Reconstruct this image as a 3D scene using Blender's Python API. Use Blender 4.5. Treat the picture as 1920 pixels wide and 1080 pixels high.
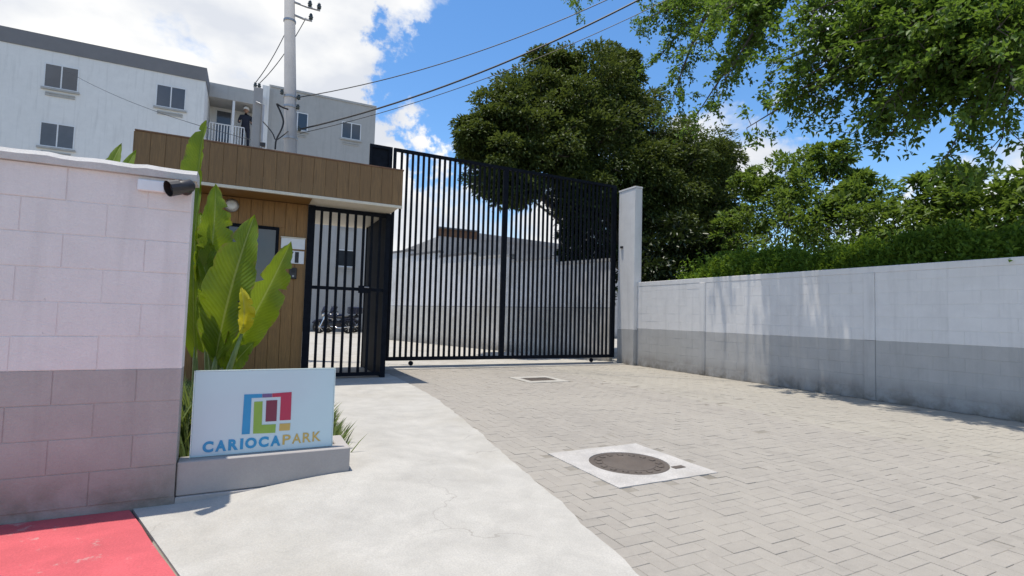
import bpy, math, random
import numpy as np
from math import sin, cos, tan, radians, pi, sqrt, atan2, exp

for o in list(bpy.data.objects):
    bpy.data.objects.remove(o)
scene = bpy.context.scene
col = scene.collection
rng = np.random.default_rng(7)
random.seed(7)

# ------------------------------------------------------------------ camera
FPX, YAW, PITCH, ROLL, EYE = 970.0, radians(26.8), radians(3.07), radians(1.55), 1.25
fw = np.array([sin(YAW)*cos(PITCH), cos(YAW)*cos(PITCH), sin(PITCH)])
r0 = np.array([cos(YAW), -sin(YAW), 0.0]); u0 = np.cross(r0, fw)
RV = r0*cos(ROLL) + u0*sin(ROLL); UV = u0*cos(ROLL) - r0*sin(ROLL)
CAM = np.array([0, 0, EYE])
cd = bpy.data.cameras.new('camera'); cam = bpy.data.objects.new('camera', cd); col.objects.link(cam)
cd.sensor_width = 36; cd.lens = 36*FPX/1920; cd.clip_start = 0.05; cd.clip_end = 2000
from mathutils import Matrix, Vector
cam.matrix_world = Matrix(((RV[0], UV[0], -fw[0], 0), (RV[1], UV[1], -fw[1], 0), (RV[2], UV[2], -fw[2], EYE), (0, 0, 0, 1)))
scene.camera = cam
scene.render.resolution_x, scene.render.resolution_y = 1024, 576

def ray(x, y): return fw*FPX + RV*(x-960) - UV*(y-540)
def onZ(x, y, z=0.0):
    d = ray(x, y); return CAM + d*((z-EYE)/d[2])
def onY(x, y, Y):
    d = ray(x, y); return CAM + d*(Y/d[1])
def onX(x, y, X):
    d = ray(x, y); return CAM + d*(X/d[0])
def at(x, y, dist):
    d = ray(x, y); return CAM + d/np.linalg.norm(d)*dist
def pix(p):
    q = np.asarray(p, float) - CAM; z = q@fw
    return (960 + FPX*(q@RV)/z, 540 - FPX*(q@UV)/z) if z > 0.05 else (1e6, 1e6)

# ------------------------------------------------------------------ sun, sky, exposure
TO_SUN = Vector((-0.44, 0.21, 3.15)).normalized()
SUN_EL = math.asin(TO_SUN.z); SUN_ROT = atan2(TO_SUN.x, TO_SUN.y)
sd = bpy.data.lights.new('sun', 'SUN'); sd.energy = 3.25; sd.angle = radians(0.55); sd.color = (1.0, 0.935, 0.83)
sun = bpy.data.objects.new('sun', sd); col.objects.link(sun); sun.location = (0, 0, 30)
sun.rotation_euler = TO_SUN.to_track_quat('Z', 'Y').to_euler()
scene.view_settings.view_transform = 'Standard'; scene.view_settings.look = 'None'
scene.view_settings.exposure = 0.62; scene.view_settings.gamma = 1.0
scene.view_settings.use_curve_mapping = False

world = bpy.data.worlds.new('World'); scene.world = world; world.use_nodes = True
wt = world.node_tree; wt.nodes.clear()
def wn(t, **k):
    n = wt.nodes.new(t)
    for a, b in k.items(): setattr(n, a, b)
    return n
def wmath(op, a, b=None, clamp=False):
    n = wn('ShaderNodeMath', operation=op); n.use_clamp = clamp
    for i, v in enumerate((a, b)):
        if v is None: continue
        if hasattr(v, 'links') or hasattr(v, 'is_linked'): wt.links.new(v, n.inputs[i])
        else: n.inputs[i].default_value = v
    return n.outputs[0]
sky = wn('ShaderNodeTexSky', sky_type='NISHITA'); sky.sun_disc = False
sky.sun_elevation = SUN_EL; sky.sun_rotation = SUN_ROT; sky.air_density = 1.0; sky.dust_density = 0.3; sky.ozone_density = 2.5
tc = wn('ShaderNodeTexCoord')
nrm = wn('ShaderNodeVectorMath', operation='NORMALIZE'); wt.links.new(tc.outputs['Generated'], nrm.inputs[0])
mp = wn('ShaderNodeMapping'); mp.inputs['Scale'].default_value = (1, 1, 1.9); mp.inputs['Location'].default_value = (0.35, 0.1, 0.0)
wt.links.new(nrm.outputs[0], mp.inputs[0])
n1 = wn('ShaderNodeTexNoise'); n1.inputs['Scale'].default_value = 2.6; n1.inputs['Detail'].default_value = 9; n1.inputs['Roughness'].default_value = 0.58; n1.inputs['Distortion'].default_value = 0.25
wt.links.new(mp.outputs[0], n1.inputs['Vector'])
n2 = wn('ShaderNodeTexNoise'); n2.inputs['Scale'].default_value = 5.0; n2.inputs['Detail'].default_value = 6
wt.links.new(mp.outputs[0], n2.inputs['Vector'])
nd = wn('ShaderNodeTexNoise'); nd.inputs['Scale'].default_value = 7.0; nd.inputs['Detail'].default_value = 8; nd.inputs['Roughness'].default_value = 0.62
wt.links.new(nrm.outputs[0], nd.inputs['Vector'])
nds = wn('ShaderNodeVectorMath', operation='SUBTRACT'); wt.links.new(nd.outputs['Color'], nds.inputs[0]); nds.inputs[1].default_value = (0.5, 0.5, 0.5)
nda = wn('ShaderNodeVectorMath', operation='MULTIPLY_ADD'); wt.links.new(nds.outputs[0], nda.inputs[0]); nda.inputs[1].default_value = (0.42, 0.42, 0.42); wt.links.new(nrm.outputs[0], nda.inputs[2])
ndn = wn('ShaderNodeVectorMath', operation='NORMALIZE'); wt.links.new(nda.outputs[0], ndn.inputs[0])
def lobe(x, y, half_deg, amount):
    d = ray(x, y); d = d/np.linalg.norm(d)
    dp = wn('ShaderNodeVectorMath', operation='DOT_PRODUCT'); wt.links.new(ndn.outputs[0], dp.inputs[0]); dp.inputs[1].default_value = tuple(d)
    mr = wn('ShaderNodeMapRange', interpolation_type='SMOOTHSTEP')
    mr.inputs['From Min'].default_value = cos(radians(half_deg)); mr.inputs['From Max'].default_value = cos(radians(half_deg*0.35))
    mr.inputs['To Min'].default_value = 0; mr.inputs['To Max'].default_value = amount
    wt.links.new(dp.outputs['Value'], mr.inputs['Value'])
    return mr.outputs[0]
bias = lobe(420, 90, 34, 0.22)
for a in ((960, 60, 21, -0.30), (640, 0, 12, 0.10), (690, 245, 7, 0.12), (815, 180, 9, -0.22), (880, 290, 5, 0.10), (800, 420, 12, 0.07), (1000, 400, 10, 0.06), (1380, 240, 9, 0.14), (1650, 390, 9, 0.12), (1640, 300, 6, -0.2), (1200, 420, 14, 0.06)):
    bias = wmath('ADD', bias, lobe(*a))
dens = wmath('ADD', n1.outputs['Fac'], bias)
mr = wn('ShaderNodeMapRange', interpolation_type='SMOOTHSTEP')
mr.inputs['From Min'].default_value = 0.475; mr.inputs['From Max'].default_value = 0.64
wt.links.new(dens, mr.inputs['Value'])
ccol = wn('ShaderNodeValToRGB')
ccol.color_ramp.elements[0].position = 0.40; ccol.color_ramp.elements[0].color = (3.3, 3.45, 3.75, 1)
ccol.color_ramp.elements[1].position = 0.66; ccol.color_ramp.elements[1].color = (4.9, 4.85, 4.7, 1)
wt.links.new(n2.outputs['Fac'], ccol.inputs[0])
hs = wn('ShaderNodeHueSaturation'); hs.inputs['Saturation'].default_value = 1.22; hs.inputs['Value'].default_value = 0.88
wt.links.new(sky.outputs[0], hs.inputs['Color'])
mix = wn('ShaderNodeMix', data_type='RGBA')
wt.links.new(mr.outputs[0], mix.inputs[0]); wt.links.new(hs.outputs[0], mix.inputs[6]); wt.links.new(ccol.outputs[0], mix.inputs[7])
bg = wn('ShaderNodeBackground'); bg.inputs['Strength'].default_value = 0.15
wt.links.new(mix.outputs[2], bg.inputs['Color'])
wo = wn('ShaderNodeOutputWorld'); wt.links.new(bg.outputs[0], wo.inputs[0])

# ------------------------------------------------------------------ materials
class NT:
    def __init__(s, name):
        s.m = bpy.data.materials.new(name); s.m.use_nodes = True; s.t = s.m.node_tree
        s.t.nodes.clear()
        s.out = s.n('ShaderNodeOutputMaterial'); s.p = s.n('ShaderNodeBsdfPrincipled'); s.l(s.p.outputs[0], s.out.inputs[0])
    def n(s, t, **k):
        n = s.t.nodes.new(t)
        for a, b in k.items(): setattr(n, a, b)
        return n
    def l(s, a, b): s.t.links.new(a, b)
    def pos(s, scale=(1, 1, 1)):
        g = s.n('ShaderNodeNewGeometry'); m = s.n('ShaderNodeMapping'); m.inputs['Scale'].default_value = scale
        s.l(g.outputs['Position'], m.inputs[0]); return m.outputs[0]
    def noise(s, scale, detail=5, rough=0.55, vec=None, dist=0.0):
        n = s.n('ShaderNodeTexNoise'); n.inputs['Scale'].default_value = scale; n.inputs['Detail'].default_value = detail
        n.inputs['Roughness'].default_value = rough; n.inputs['Distortion'].default_value = dist
        s.l(vec if vec is not None else s.pos(), n.inputs['Vector']); return n.outputs['Fac']
    def rng(s, v, a, b, c=0.0, d=1.0):
        m = s.n('ShaderNodeMapRange'); s.l(v, m.inputs['Value'])
        for i, q in zip(('From Min', 'From Max', 'To Min', 'To Max'), (a, b, c, d)): m.inputs[i].default_value = q
        return m.outputs[0]
    def mixc(s, f, a, b, mode='MIX'):
        m = s.n('ShaderNodeMix', data_type='RGBA', blend_type=mode)
        for sock, v in ((m.inputs[0], f), (m.inputs[6], a), (m.inputs[7], b)):
            if hasattr(v, 'is_linked'): s.l(v, sock)
            else: sock.default_value = v if isinstance(v, (int, float)) else tuple(v)+((1,) if len(v) == 3 else ())
        return m.outputs[2]
    def math(s, op, a, b):
        m = s.n('ShaderNodeMath', operation=op)
        for i, v in enumerate((a, b)):
            if hasattr(v, 'is_linked'): s.l(v, m.inputs[i])
            else: m.inputs[i].default_value = v
        return m.outputs[0]
    def bump(s, h, strength, dist=0.01):
        b = s.n('ShaderNodeBump'); b.inputs['Strength'].default_value = strength; b.inputs['Distance'].default_value = dist
        s.l(h, b.inputs['Height']); s.l(b.outputs[0], s.p.inputs['Normal'])
    def col(s, c):
        if hasattr(c, 'is_linked'): s.l(c, s.p.inputs['Base Color'])
        else: s.p.inputs['Base Color'].default_value = tuple(c)+(1,)
    def set(s, rough=0.7, metal=0.0, spec=0.5):
        s.p.inputs['Roughness'].default_value = rough; s.p.inputs['Metallic'].default_value = metal
        s.p.inputs['Specular IOR Level'].default_value = spec; return s.m

def mat_concrete(name, c, var=0.25, speck=0.25, stain=(0.55, 0.5, 0.42), bump=0.3, rough=0.85, stain_amt=0.5, streak=False, patch=0.55):
    t = NT(name)
    big = t.noise(0.55, 4, 0.6); mid = t.noise(3.2, 6, 0.65, dist=0.3); fine = t.noise(95, 3, 0.6)
    c0 = t.mixc(t.rng(mid, 0.3, 0.7), [v*(1-var) for v in c], [min(v*(1+var*0.6), 0.95) for v in c])
    c1 = t.mixc(t.rng(big, 0.5, 0.72, 0, stain_amt), c0, [a*b for a, b in zip(c, stain)])
    c2 = t.mixc(t.rng(fine, 0.25, 0.75, 0, 1), c1, c1)
    sp = t.mixc(t.rng(fine, 0.35, 0.65, 0.0, speck), c1, [v*0.55 for v in c])
    if streak:
        st = t.noise(4.0, 5, 0.6, vec=t.pos((1.6, 1.6, 0.12)))
        sp = t.mixc(t.rng(st, 0.52, 0.75, 0, 0.4), sp, [v*0.62 for v in c])
        z = t.n('ShaderNodeSeparateXYZ'); t.l(t.pos(), z.inputs[0])
        low = t.math('MULTIPLY', t.rng(z.outputs[2], 0.42, 0.0), t.rng(mid, 0.3, 0.62))
        sp = t.mixc(low, sp, (0.16, 0.14, 0.115))
    t.col(sp); t.bump(t.math('ADD', fine, t.math('MULTIPLY', mid, 0.6)), bump, 0.006)
    return t.set(rough)

def mat_simple(name, c, rough=0.5, metal=0.0, var=0.12, scale=12, bump=0.0, spec=0.5):
    t = NT(name); f = t.noise(scale, 4)
    t.col(t.mixc(t.rng(f, 0.3, 0.7), [v*(1-var) for v in c], [min(v*(1+var), 1) for v in c]))
    if bump: t.bump(f, bump, 0.004)
    return t.set(rough, metal, spec)

def mat_paver(name, c, dust):
    t = NT(name)
    oi = t.n('ShaderNodeObjectInfo'); g = t.n('ShaderNodeNewGeometry')
    r = t.math('FRACT', t.math('ADD', oi.outputs['Random'], g.outputs['Random Per Island']), 0)
    big = t.noise(0.7, 5, 0.6); fine = t.noise(160, 3, 0.65); mid = t.noise(14, 5, 0.65)
    c0 = t.mixc(r, [v*0.95 for v in c], [v*1.05 for v in c])
    c0 = t.mixc(t.rng(mid, 0.35, 0.7, 0, 0.45), c0, [v*0.72 for v in c])
    c0 = t.mixc(t.rng(big, 0.38, 0.68, 0, 0.55), c0, dust)
    c0 = t.mixc(t.rng(fine, 0.35, 0.7, 0, 0.35), c0, [v*0.5 for v in c])
    oil = t.noise(1.7, 6, 0.7, dist=0.8); tyre = t.noise(1.2, 5, 0.6, vec=t.pos((1.5, 0.13, 1)))
    c0 = t.mixc(t.rng(oil, 0.60, 0.74, 0, 0.5), c0, [v*0.55 for v in c])
    c0 = t.mixc(t.rng(tyre, 0.52, 0.7, 0, 0.28), c0, [v*0.6 for v in c])
    t.col(c0); t.bump(fine, 0.35, 0.004); return t.set(0.9)

def mat_wood(name, c):
    t = NT(name)
    oi = t.n('ShaderNodeObjectInfo')
    gr = t.noise(9.0, 8, 0.65, vec=t.pos((6, 6, 0.35)), dist=0.5); fi = t.noise(60, 4, 0.6, vec=t.pos((3, 3, 0.12)))
    w = t.noise(0.9, 3)
    c0 = t.mixc(t.rng(gr, 0.3, 0.72), [v*0.62 for v in c], [v*1.3 for v in c])
    c0 = t.mixc(t.rng(fi, 0.4, 0.7, 0, 0.5), c0, [v*0.55 for v in c])
    c0 = t.mixc(t.math('MULTIPLY', oi.outputs['Random'], 0.5), c0, [c[0]*0.75, c[1]*0.72, c[2]*0.68])
    c0 = t.mixc(t.rng(w, 0.5, 0.75, 0, 0.35), c0, [c[0]*0.9, c[1]*1.0, c[2]*1.2])
    t.col(c0); t.bump(gr, 0.25, 0.004); return t.set(0.55)

def mat_leaf(name, dark, light, trans=0.35, rough=0.42, backcol=None, spec=0.4):
    t = NT(name)
    g = t.n('ShaderNodeNewGeometry'); big = t.noise(0.9, 4)
    f = t.math('ADD', t.math('MULTIPLY', g.outputs['Random Per Island'], 0.6), t.math('MULTIPLY', big, 0.55))
    c0 = t.mixc(t.rng(f, 0.15, 0.95), dark, light)
    t.col(c0); t.set(rough, 0, spec)
    tr = t.n('ShaderNodeBsdfTranslucent'); t.l(t.mixc(0.5, c0, [light[0]*1.5, light[1]*1.4, light[2]*0.8]), tr.inputs['Color'])
    mx = t.n('ShaderNodeMixShader'); mx.inputs[0].default_value = trans
    t.l(t.p.outputs[0], mx.inputs[1]); t.l(tr.outputs[0], mx.inputs[2]); t.l(mx.outputs[0], t.out.inputs[0])
    return t.m

def mat_bigleaf(name, dark, light, trans=0.3):
    # UV: u across the blade, v along it; side veins run off the midrib
    t = NT(name)
    uv = t.n('ShaderNodeUVMap'); sx = t.n('ShaderNodeSeparateXYZ'); t.l(uv.outputs[0], sx.inputs[0])
    a = t.math('ABSOLUTE', t.math('SUBTRACT', sx.outputs[0], 0.5), 0)
    v = t.math('SUBTRACT', t.math('MULTIPLY', sx.outputs[1], 60), t.math('MULTIPLY', a, 22))
    w = t.math('SINE', t.math('MULTIPLY', v, 3.0), 0)
    big = t.noise(5, 4); oi = t.n('ShaderNodeObjectInfo')
    c0 = t.mixc(t.rng(big, 0.3, 0.7), dark, light)
    c0 = t.mixc(t.rng(w, 0.2, 1.0, 0, 0.22), c0, [v_*1.35 for v_ in light])
    mid = t.rng(a, 0.012, 0.03, 0.85, 0.0)
    c0 = t.mixc(mid, c0, (0.36, 0.42, 0.13))
    edge = t.rng(a, 0.485, 0.5, 0, 0.5)
    c0 = t.mixc(edge, c0, (0.30, 0.34, 0.08))
    c0 = t.mixc(t.math('MULTIPLY', oi.outputs['Random'], 0.3), c0, [light[0]*1.2, light[1]*1.1, light[2]])
    sp = t.noise(38, 3, 0.6); ed = t.noise(16, 4, 0.6)
    c0 = t.mixc(t.rng(sp, 0.68, 0.74, 0, 0.6), c0, (0.12, 0.08, 0.03))
    brown = t.math('MULTIPLY', t.rng(a, 0.40, 0.5), t.rng(ed, 0.52, 0.62))
    c0 = t.mixc(brown, c0, (0.20, 0.13, 0.05))
    t.col(c0); t.bump(w, 0.3, 0.005); t.set(0.38, 0, 0.45)
    tr = t.n('ShaderNodeBsdfTranslucent'); t.l(t.mixc(0.5, c0, (light[0]*1.6, light[1]*1.4, light[2])), tr.inputs['Color'])
    mx = t.n('ShaderNodeMixShader'); mx.inputs[0].default_value = trans
    t.l(t.p.outputs[0], mx.inputs[1]); t.l(tr.outputs[0], mx.inputs[2]); t.l(mx.outputs[0], t.out.inputs[0])
    return t.m

M = {}
M['sidewalk'] = mat_concrete('sidewalk_concrete', (0.46, 0.445, 0.405), 0.14, 0.22, (0.8, 0.77, 0.7), 0.35, 0.9, 0.45)
def add_cracks(m, scale, width, colr, amt):
    t = m.node_tree; p = next(n for n in t.nodes if n.type == 'BSDF_PRINCIPLED'); src = p.inputs['Base Color'].links[0].from_socket
    g = t.nodes.new('ShaderNodeNewGeometry'); n = t.nodes.new('ShaderNodeTexNoise'); n.inputs['Scale'].default_value = 3.5; n.inputs['Detail'].default_value = 5
    t.links.new(g.outputs['Position'], n.inputs['Vector'])
    va = t.nodes.new('ShaderNodeVectorMath'); va.operation = 'MULTIPLY_ADD'; va.inputs[1].default_value = (0.5, 0.5, 0.0)
    t.links.new(n.outputs['Color'], va.inputs[0]); t.links.new(g.outputs['Position'], va.inputs[2])
    v = t.nodes.new('ShaderNodeTexVoronoi'); v.feature = 'DISTANCE_TO_EDGE'; v.inputs['Scale'].default_value = scale
    t.links.new(va.outputs[0], v.inputs['Vector'])
    mr = t.nodes.new('ShaderNodeMapRange'); mr.inputs['From Max'].default_value = width; mr.inputs['To Min'].default_value = amt; mr.inputs['To Max'].default_value = 0
    t.links.new(v.outputs['Distance'], mr.inputs['Value'])
    n3 = t.nodes.new('ShaderNodeTexNoise'); n3.inputs['Scale'].default_value = 1.1; t.links.new(g.outputs['Position'], n3.inputs['Vector'])
    m3 = t.nodes.new('ShaderNodeMapRange'); m3.inputs['From Min'].default_value = 0.5; m3.inputs['From Max'].default_value = 0.62; t.links.new(n3.outputs['Fac'], m3.inputs['Value'])
    mu = t.nodes.new('ShaderNodeMath'); mu.operation = 'MULTIPLY'; t.links.new(mr.outputs[0], mu.inputs[0]); t.links.new(m3.outputs[0], mu.inputs[1])
    mx = t.nodes.new('ShaderNodeMix'); mx.data_type = 'RGBA'; t.links.new(mu.outputs[0], mx.inputs[0]); t.links.new(src, mx.inputs[6]); mx.inputs[7].default_value = colr+(1,)
    t.links.new(mx.outputs[2], p.inputs['Base Color'])
M['sidewalk'] = mat_concrete('sidewalk_concrete', (0.445, 0.425, 0.385), 0.17, 0.3, (0.78, 0.74, 0.66), 0.5, 0.9, 0.6)
add_cracks(M['sidewalk'], 0.55, 0.004, (0.2, 0.185, 0.16), 0.55)
M['strip'] = mat_concrete('threshold_concrete', (0.42, 0.40, 0.36), 0.2, 0.25, (0.7, 0.68, 0.62))
M['road'] = mat_concrete('inner_road_concrete', (0.43, 0.41, 0.37), 0.15, 0.2)
M['ground'] = mat_concrete('ground_earth', (0.17, 0.15, 0.11), 0.3, 0.4)
M['joint'] = mat_concrete('joint_sand', (0.27, 0.245, 0.205), 0.3, 0.3)
M['paver'] = mat_paver('paver_grey', (0.335, 0.307, 0.268), (0.365, 0.335, 0.288))
M['paver_dusty'] = mat_paver('paver_dusty', (0.345, 0.318, 0.272), (0.40, 0.37, 0.312))
M['red'] = mat_concrete('red_paint_concrete', (0.56, 0.095, 0.11), 0.22, 0.35, (0.75, 0.72, 0.7), 0.5, 0.8, 0.6)
def worn(m, colr, lo, hi, amt, scale=7.0):
    t = m.node_tree; p = next(n for n in t.nodes if n.type == 'BSDF_PRINCIPLED'); src = p.inputs['Base Color'].links[0].from_socket
    g = t.nodes.new('ShaderNodeNewGeometry'); n = t.nodes.new('ShaderNodeTexNoise'); n.inputs['Scale'].default_value = scale; n.inputs['Detail'].default_value = 10; n.inputs['Roughness'].default_value = 0.75
    t.links.new(g.outputs['Position'], n.inputs['Vector'])
    mr = t.nodes.new('ShaderNodeMapRange'); mr.inputs['From Min'].default_value = lo; mr.inputs['From Max'].default_value = hi; mr.inputs['To Max'].default_value = amt
    t.links.new(n.outputs['Fac'], mr.inputs['Value'])
    mx = t.nodes.new('ShaderNodeMix'); mx.data_type = 'RGBA'; t.links.new(mr.outputs[0], mx.inputs[0]); t.links.new(src, mx.inputs[6]); mx.inputs[7].default_value = colr+(1,)
    t.links.new(mx.outputs[2], p.inputs['Base Color'])
worn(M['red'], (0.42, 0.33, 0.30), 0.58, 0.66, 0.75)
M['collar'] = mat_concrete('manhole_collar_concrete', (0.50, 0.475, 0.445), 0.28, 0.55, (0.7, 0.67, 0.6), 0.8)
M['iron'] = mat_concrete('cast_iron', (0.105, 0.085, 0.07), 0.3, 0.3, (0.9, 0.7, 0.55), 0.5, 0.7)
M['white_wall'] = mat_concrete('white_wall_paint', (0.72, 0.70, 0.68), 0.07, 0.07, (0.82, 0.81, 0.8), 0.25, 0.8, 0.4, streak=True)
M['grey_wall'] = mat_concrete('grey_wall_paint', (0.44, 0.428, 0.41), 0.09, 0.10, (0.85, 0.84, 0.8), 0.25, 0.8, 0.4, streak=True)
M['pink_white'] = mat_concrete('warm_white_wall_paint', (0.73, 0.67, 0.645), 0.07, 0.10, (0.84, 0.82, 0.80), 0.55, 0.82, 0.4, streak=True)
M['mauve_grey'] = mat_concrete('warm_grey_wall_paint', (0.41, 0.366, 0.346), 0.10, 0.12, (0.82, 0.79, 0.77), 0.55, 0.82, 0.4, streak=True)
worn(M['pink_white'], (0.36, 0.33, 0.30), 0.66, 0.70, 0.55, 9)
worn(M['mauve_grey'], (0.50, 0.47, 0.44), 0.66, 0.70, 0.5, 9)
worn(M['grey_wall'], (0.24, 0.23, 0.21), 0.64, 0.70, 0.4, 6)
M['coping'] = mat_concrete('coping_mortar', (0.56, 0.54, 0.52), 0.2, 0.2, (0.6, 0.58, 0.52), 0.5, 0.9, 0.6)
M['planter'] = mat_concrete('planter_render', (0.37, 0.345, 0.325), 0.08, 0.12, (0.8, 0.78, 0.74), 0.25, 0.85, 0.35)
M['apt'] = mat_concrete('apartment_paint', (0.78, 0.765, 0.74), 0.05, 0.03, (0.86, 0.85, 0.84), 0.1, 0.85, 0.4, streak=True)
M['apt_mid'] = mat_concrete('apartment_paint_grey', (0.42, 0.412, 0.395), 0.07, 0.04, (0.86, 0.85, 0.84), 0.1, 0.85, 0.4, streak=True)
M['apt_dark'] = mat_concrete('parapet_grey_paint', (0.20, 0.195, 0.20), 0.06, 0.05, (0.85, 0.85, 0.85), 0.1)
M['inner_white'] = mat_concrete('inner_wall_white', (0.72, 0.71, 0.71), 0.12, 0.1, (0.6, 0.58, 0.52), 0.3, 0.9, 0.7, streak=True)
M['inner_grey'] = mat_concrete('inner_wall_grey', (0.60, 0.575, 0.53), 0.18, 0.1, (0.6, 0.58, 0.52), 0.3, 0.9, 0.7, streak=True)
M['nbr'] = mat_concrete('neighbour_render', (0.52, 0.505, 0.50), 0.2, 0.15, (0.6, 0.58, 0.55), 0.4, 0.9, 0.7, streak=True)
M['rust'] = mat_concrete('rusty_brown_sheet', (0.24, 0.13, 0.075), 0.4, 0.3, (0.5, 0.45, 0.4), 0.4, 0.8)
M['pole'] = mat_concrete('pole_concrete', (0.36, 0.35, 0.345), 0.1, 0.15, (0.78, 0.77, 0.75), 0.3, 0.85, 0.4)
M['black'] = mat_simple('black_gate_paint', (0.007, 0.009, 0.014), 0.6, 0, 0.3, spec=0.08)
M['cam_black'] = mat_simple('black_plastic', (0.025, 0.022, 0.023), 0.4)
M['rubber'] = mat_simple('black_rubber', (0.018, 0.018, 0.018), 0.8)
M['white_plastic'] = mat_simple('white_plastic', (0.72, 0.73, 0.74), 0.35, 0, 0.04)
M['trim'] = mat_simple('cream_trim', (0.66, 0.60, 0.48), 0.5, 0, 0.06)
M['soffit'] = mat_simple('soffit_white', (0.70, 0.69, 0.66), 0.6, 0, 0.04)
M['wood'] = mat_wood('wood_cladding', (0.275, 0.142, 0.040))
M['wood_f'] = mat_wood('wood_fascia', (0.235, 0.132, 0.047))
M['wood_back'] = mat_simple('cladding_backing', (0.09, 0.055, 0.022), 0.8)
M['glass'] = mat_simple('dark_glass', (0.035, 0.04, 0.047), 0.06, 0, 0.2, 1, spec=0.9)
M['glass_apt'] = mat_simple('grey_window_glass', (0.075, 0.08, 0.092), 0.12, 0, 0.2, 1, spec=0.8)
M['white_metal'] = mat_simple('white_metal', (0.72, 0.72, 0.72), 0.4, 0, 0.04)
M['steel'] = mat_simple('galvanised_steel', (0.35, 0.35, 0.36), 0.45, 0.7)
M['porcelain'] = mat_simple('insulator_porcelain', (0.035, 0.045, 0.045), 0.25)
M['cable'] = mat_simple('black_cable', (0.012, 0.012, 0.014), 0.6)
M['sign'] = mat_simple('pale_sign_panel', (0.50, 0.65, 0.69), 0.16, 0, 0.03, 2)
M['sign_edge'] = mat_simple('sign_edge', (0.60, 0.72, 0.70), 0.2, 0, 0.03)
for k, c in dict(s_blue=(0.01, 0.26, 0.50), s_crim=(0.40, 0.025, 0.075), s_green=(0.22, 0.38, 0.06), s_maroon=(0.16, 0.025, 0.06), s_ochre=(0.50, 0.36, 0.10), s_purple=(0.13, 0.09, 0.22)).items():
    M[k] = mat_simple('sign_print_'+k, c, 0.3, 0, 0.04)
M['letter_black'] = mat_simple('black_lettering', (0.015, 0.015, 0.018), 0.5)
M['soil'] = mat_concrete('bed_soil', (0.075, 0.055, 0.035), 0.3, 0.4, bump=0.8)
M['bark'] = mat_concrete('tree_bark', (0.105, 0.085, 0.065), 0.35, 0.3, (0.6, 0.6, 0.5), 0.8)
M['leaf_dark'] = mat_leaf('leaf_dark_green', (0.014, 0.030, 0.010), (0.110, 0.150, 0.036), 0.30, 0.55, None, 0.25)
M['leaf_bright'] = mat_leaf('leaf_fresh_green', (0.028, 0.066, 0.014), (0.135, 0.225, 0.036), 0.45, 0.5, None, 0.25)
M['leaf_mid'] = mat_leaf('leaf_mid_green', (0.035, 0.075, 0.015), (0.15, 0.23, 0.04), 0.4, 0.55, None, 0.25)
M['leaf_hedge'] = mat_leaf('leaf_hedge_green', (0.035, 0.08, 0.012), (0.17, 0.27, 0.035), 0.38, 0.6, None, 0.2)
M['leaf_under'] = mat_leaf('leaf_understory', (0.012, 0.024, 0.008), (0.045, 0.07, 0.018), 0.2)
M['grass'] = mat_leaf('grass_blade', (0.05, 0.085, 0.02), (0.21, 0.27, 0.08), 0.35)
M['blade'] = mat_bigleaf('broad_leaf', (0.075, 0.15, 0.010), (0.20, 0.29, 0.016), 0.45)
M['blade_y'] = mat_bigleaf('yellow_broad_leaf', (0.42, 0.40, 0.02), (0.60, 0.55, 0.03))
M['stem'] = mat_simple('green_stem', (0.17, 0.22, 0.06), 0.45, 0, 0.25)
M['cloth_dark'] = mat_simple('dark_work_clothes', (0.018, 0.021, 0.035), 0.9, 0, 0.3, 30)
M['skin'] = mat_simple('skin', (0.30, 0.17, 0.11), 0.55)
M['helmet'] = mat_simple('white_hard_hat', (0.8, 0.8, 0.78), 0.3, 0, 0.03)
M['moto_paint'] = mat_simple('dark_motorcycle_paint', (0.02, 0.024, 0.045), 0.2)
M['chrome'] = mat_simple('chrome', (0.7, 0.7, 0.7), 0.12, 1.0, 0.05)

# ------------------------------------------------------------------ mesh helpers
WLOC = {}
def wloc(o): return WLOC.get(o.name, np.zeros(3)) if o else np.zeros(3)
def tag(o, label=None, cat=None, group=None, kind=None):
    for k, v in (('label', label), ('category', cat), ('group', group), ('kind', kind)):
        if v: o[k] = v
    return o
def empty(name, loc, label, cat, group=None):
    o = bpy.data.objects.new(name, None); col.objects.link(o); o.location = loc; o.empty_display_size = 0.2
    WLOC[o.name] = np.array(loc, float); return tag(o, label, cat, group)
def place(name, mesh, loc, parent=None, rot=None):
    o = bpy.data.objects.new(name, mesh); col.objects.link(o)
    o.parent = parent; o.location = tuple(np.array(loc, float) - wloc(parent))
    if rot is not None: o.rotation_euler = rot
    WLOC[o.name] = np.array(loc, float); return o

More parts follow.
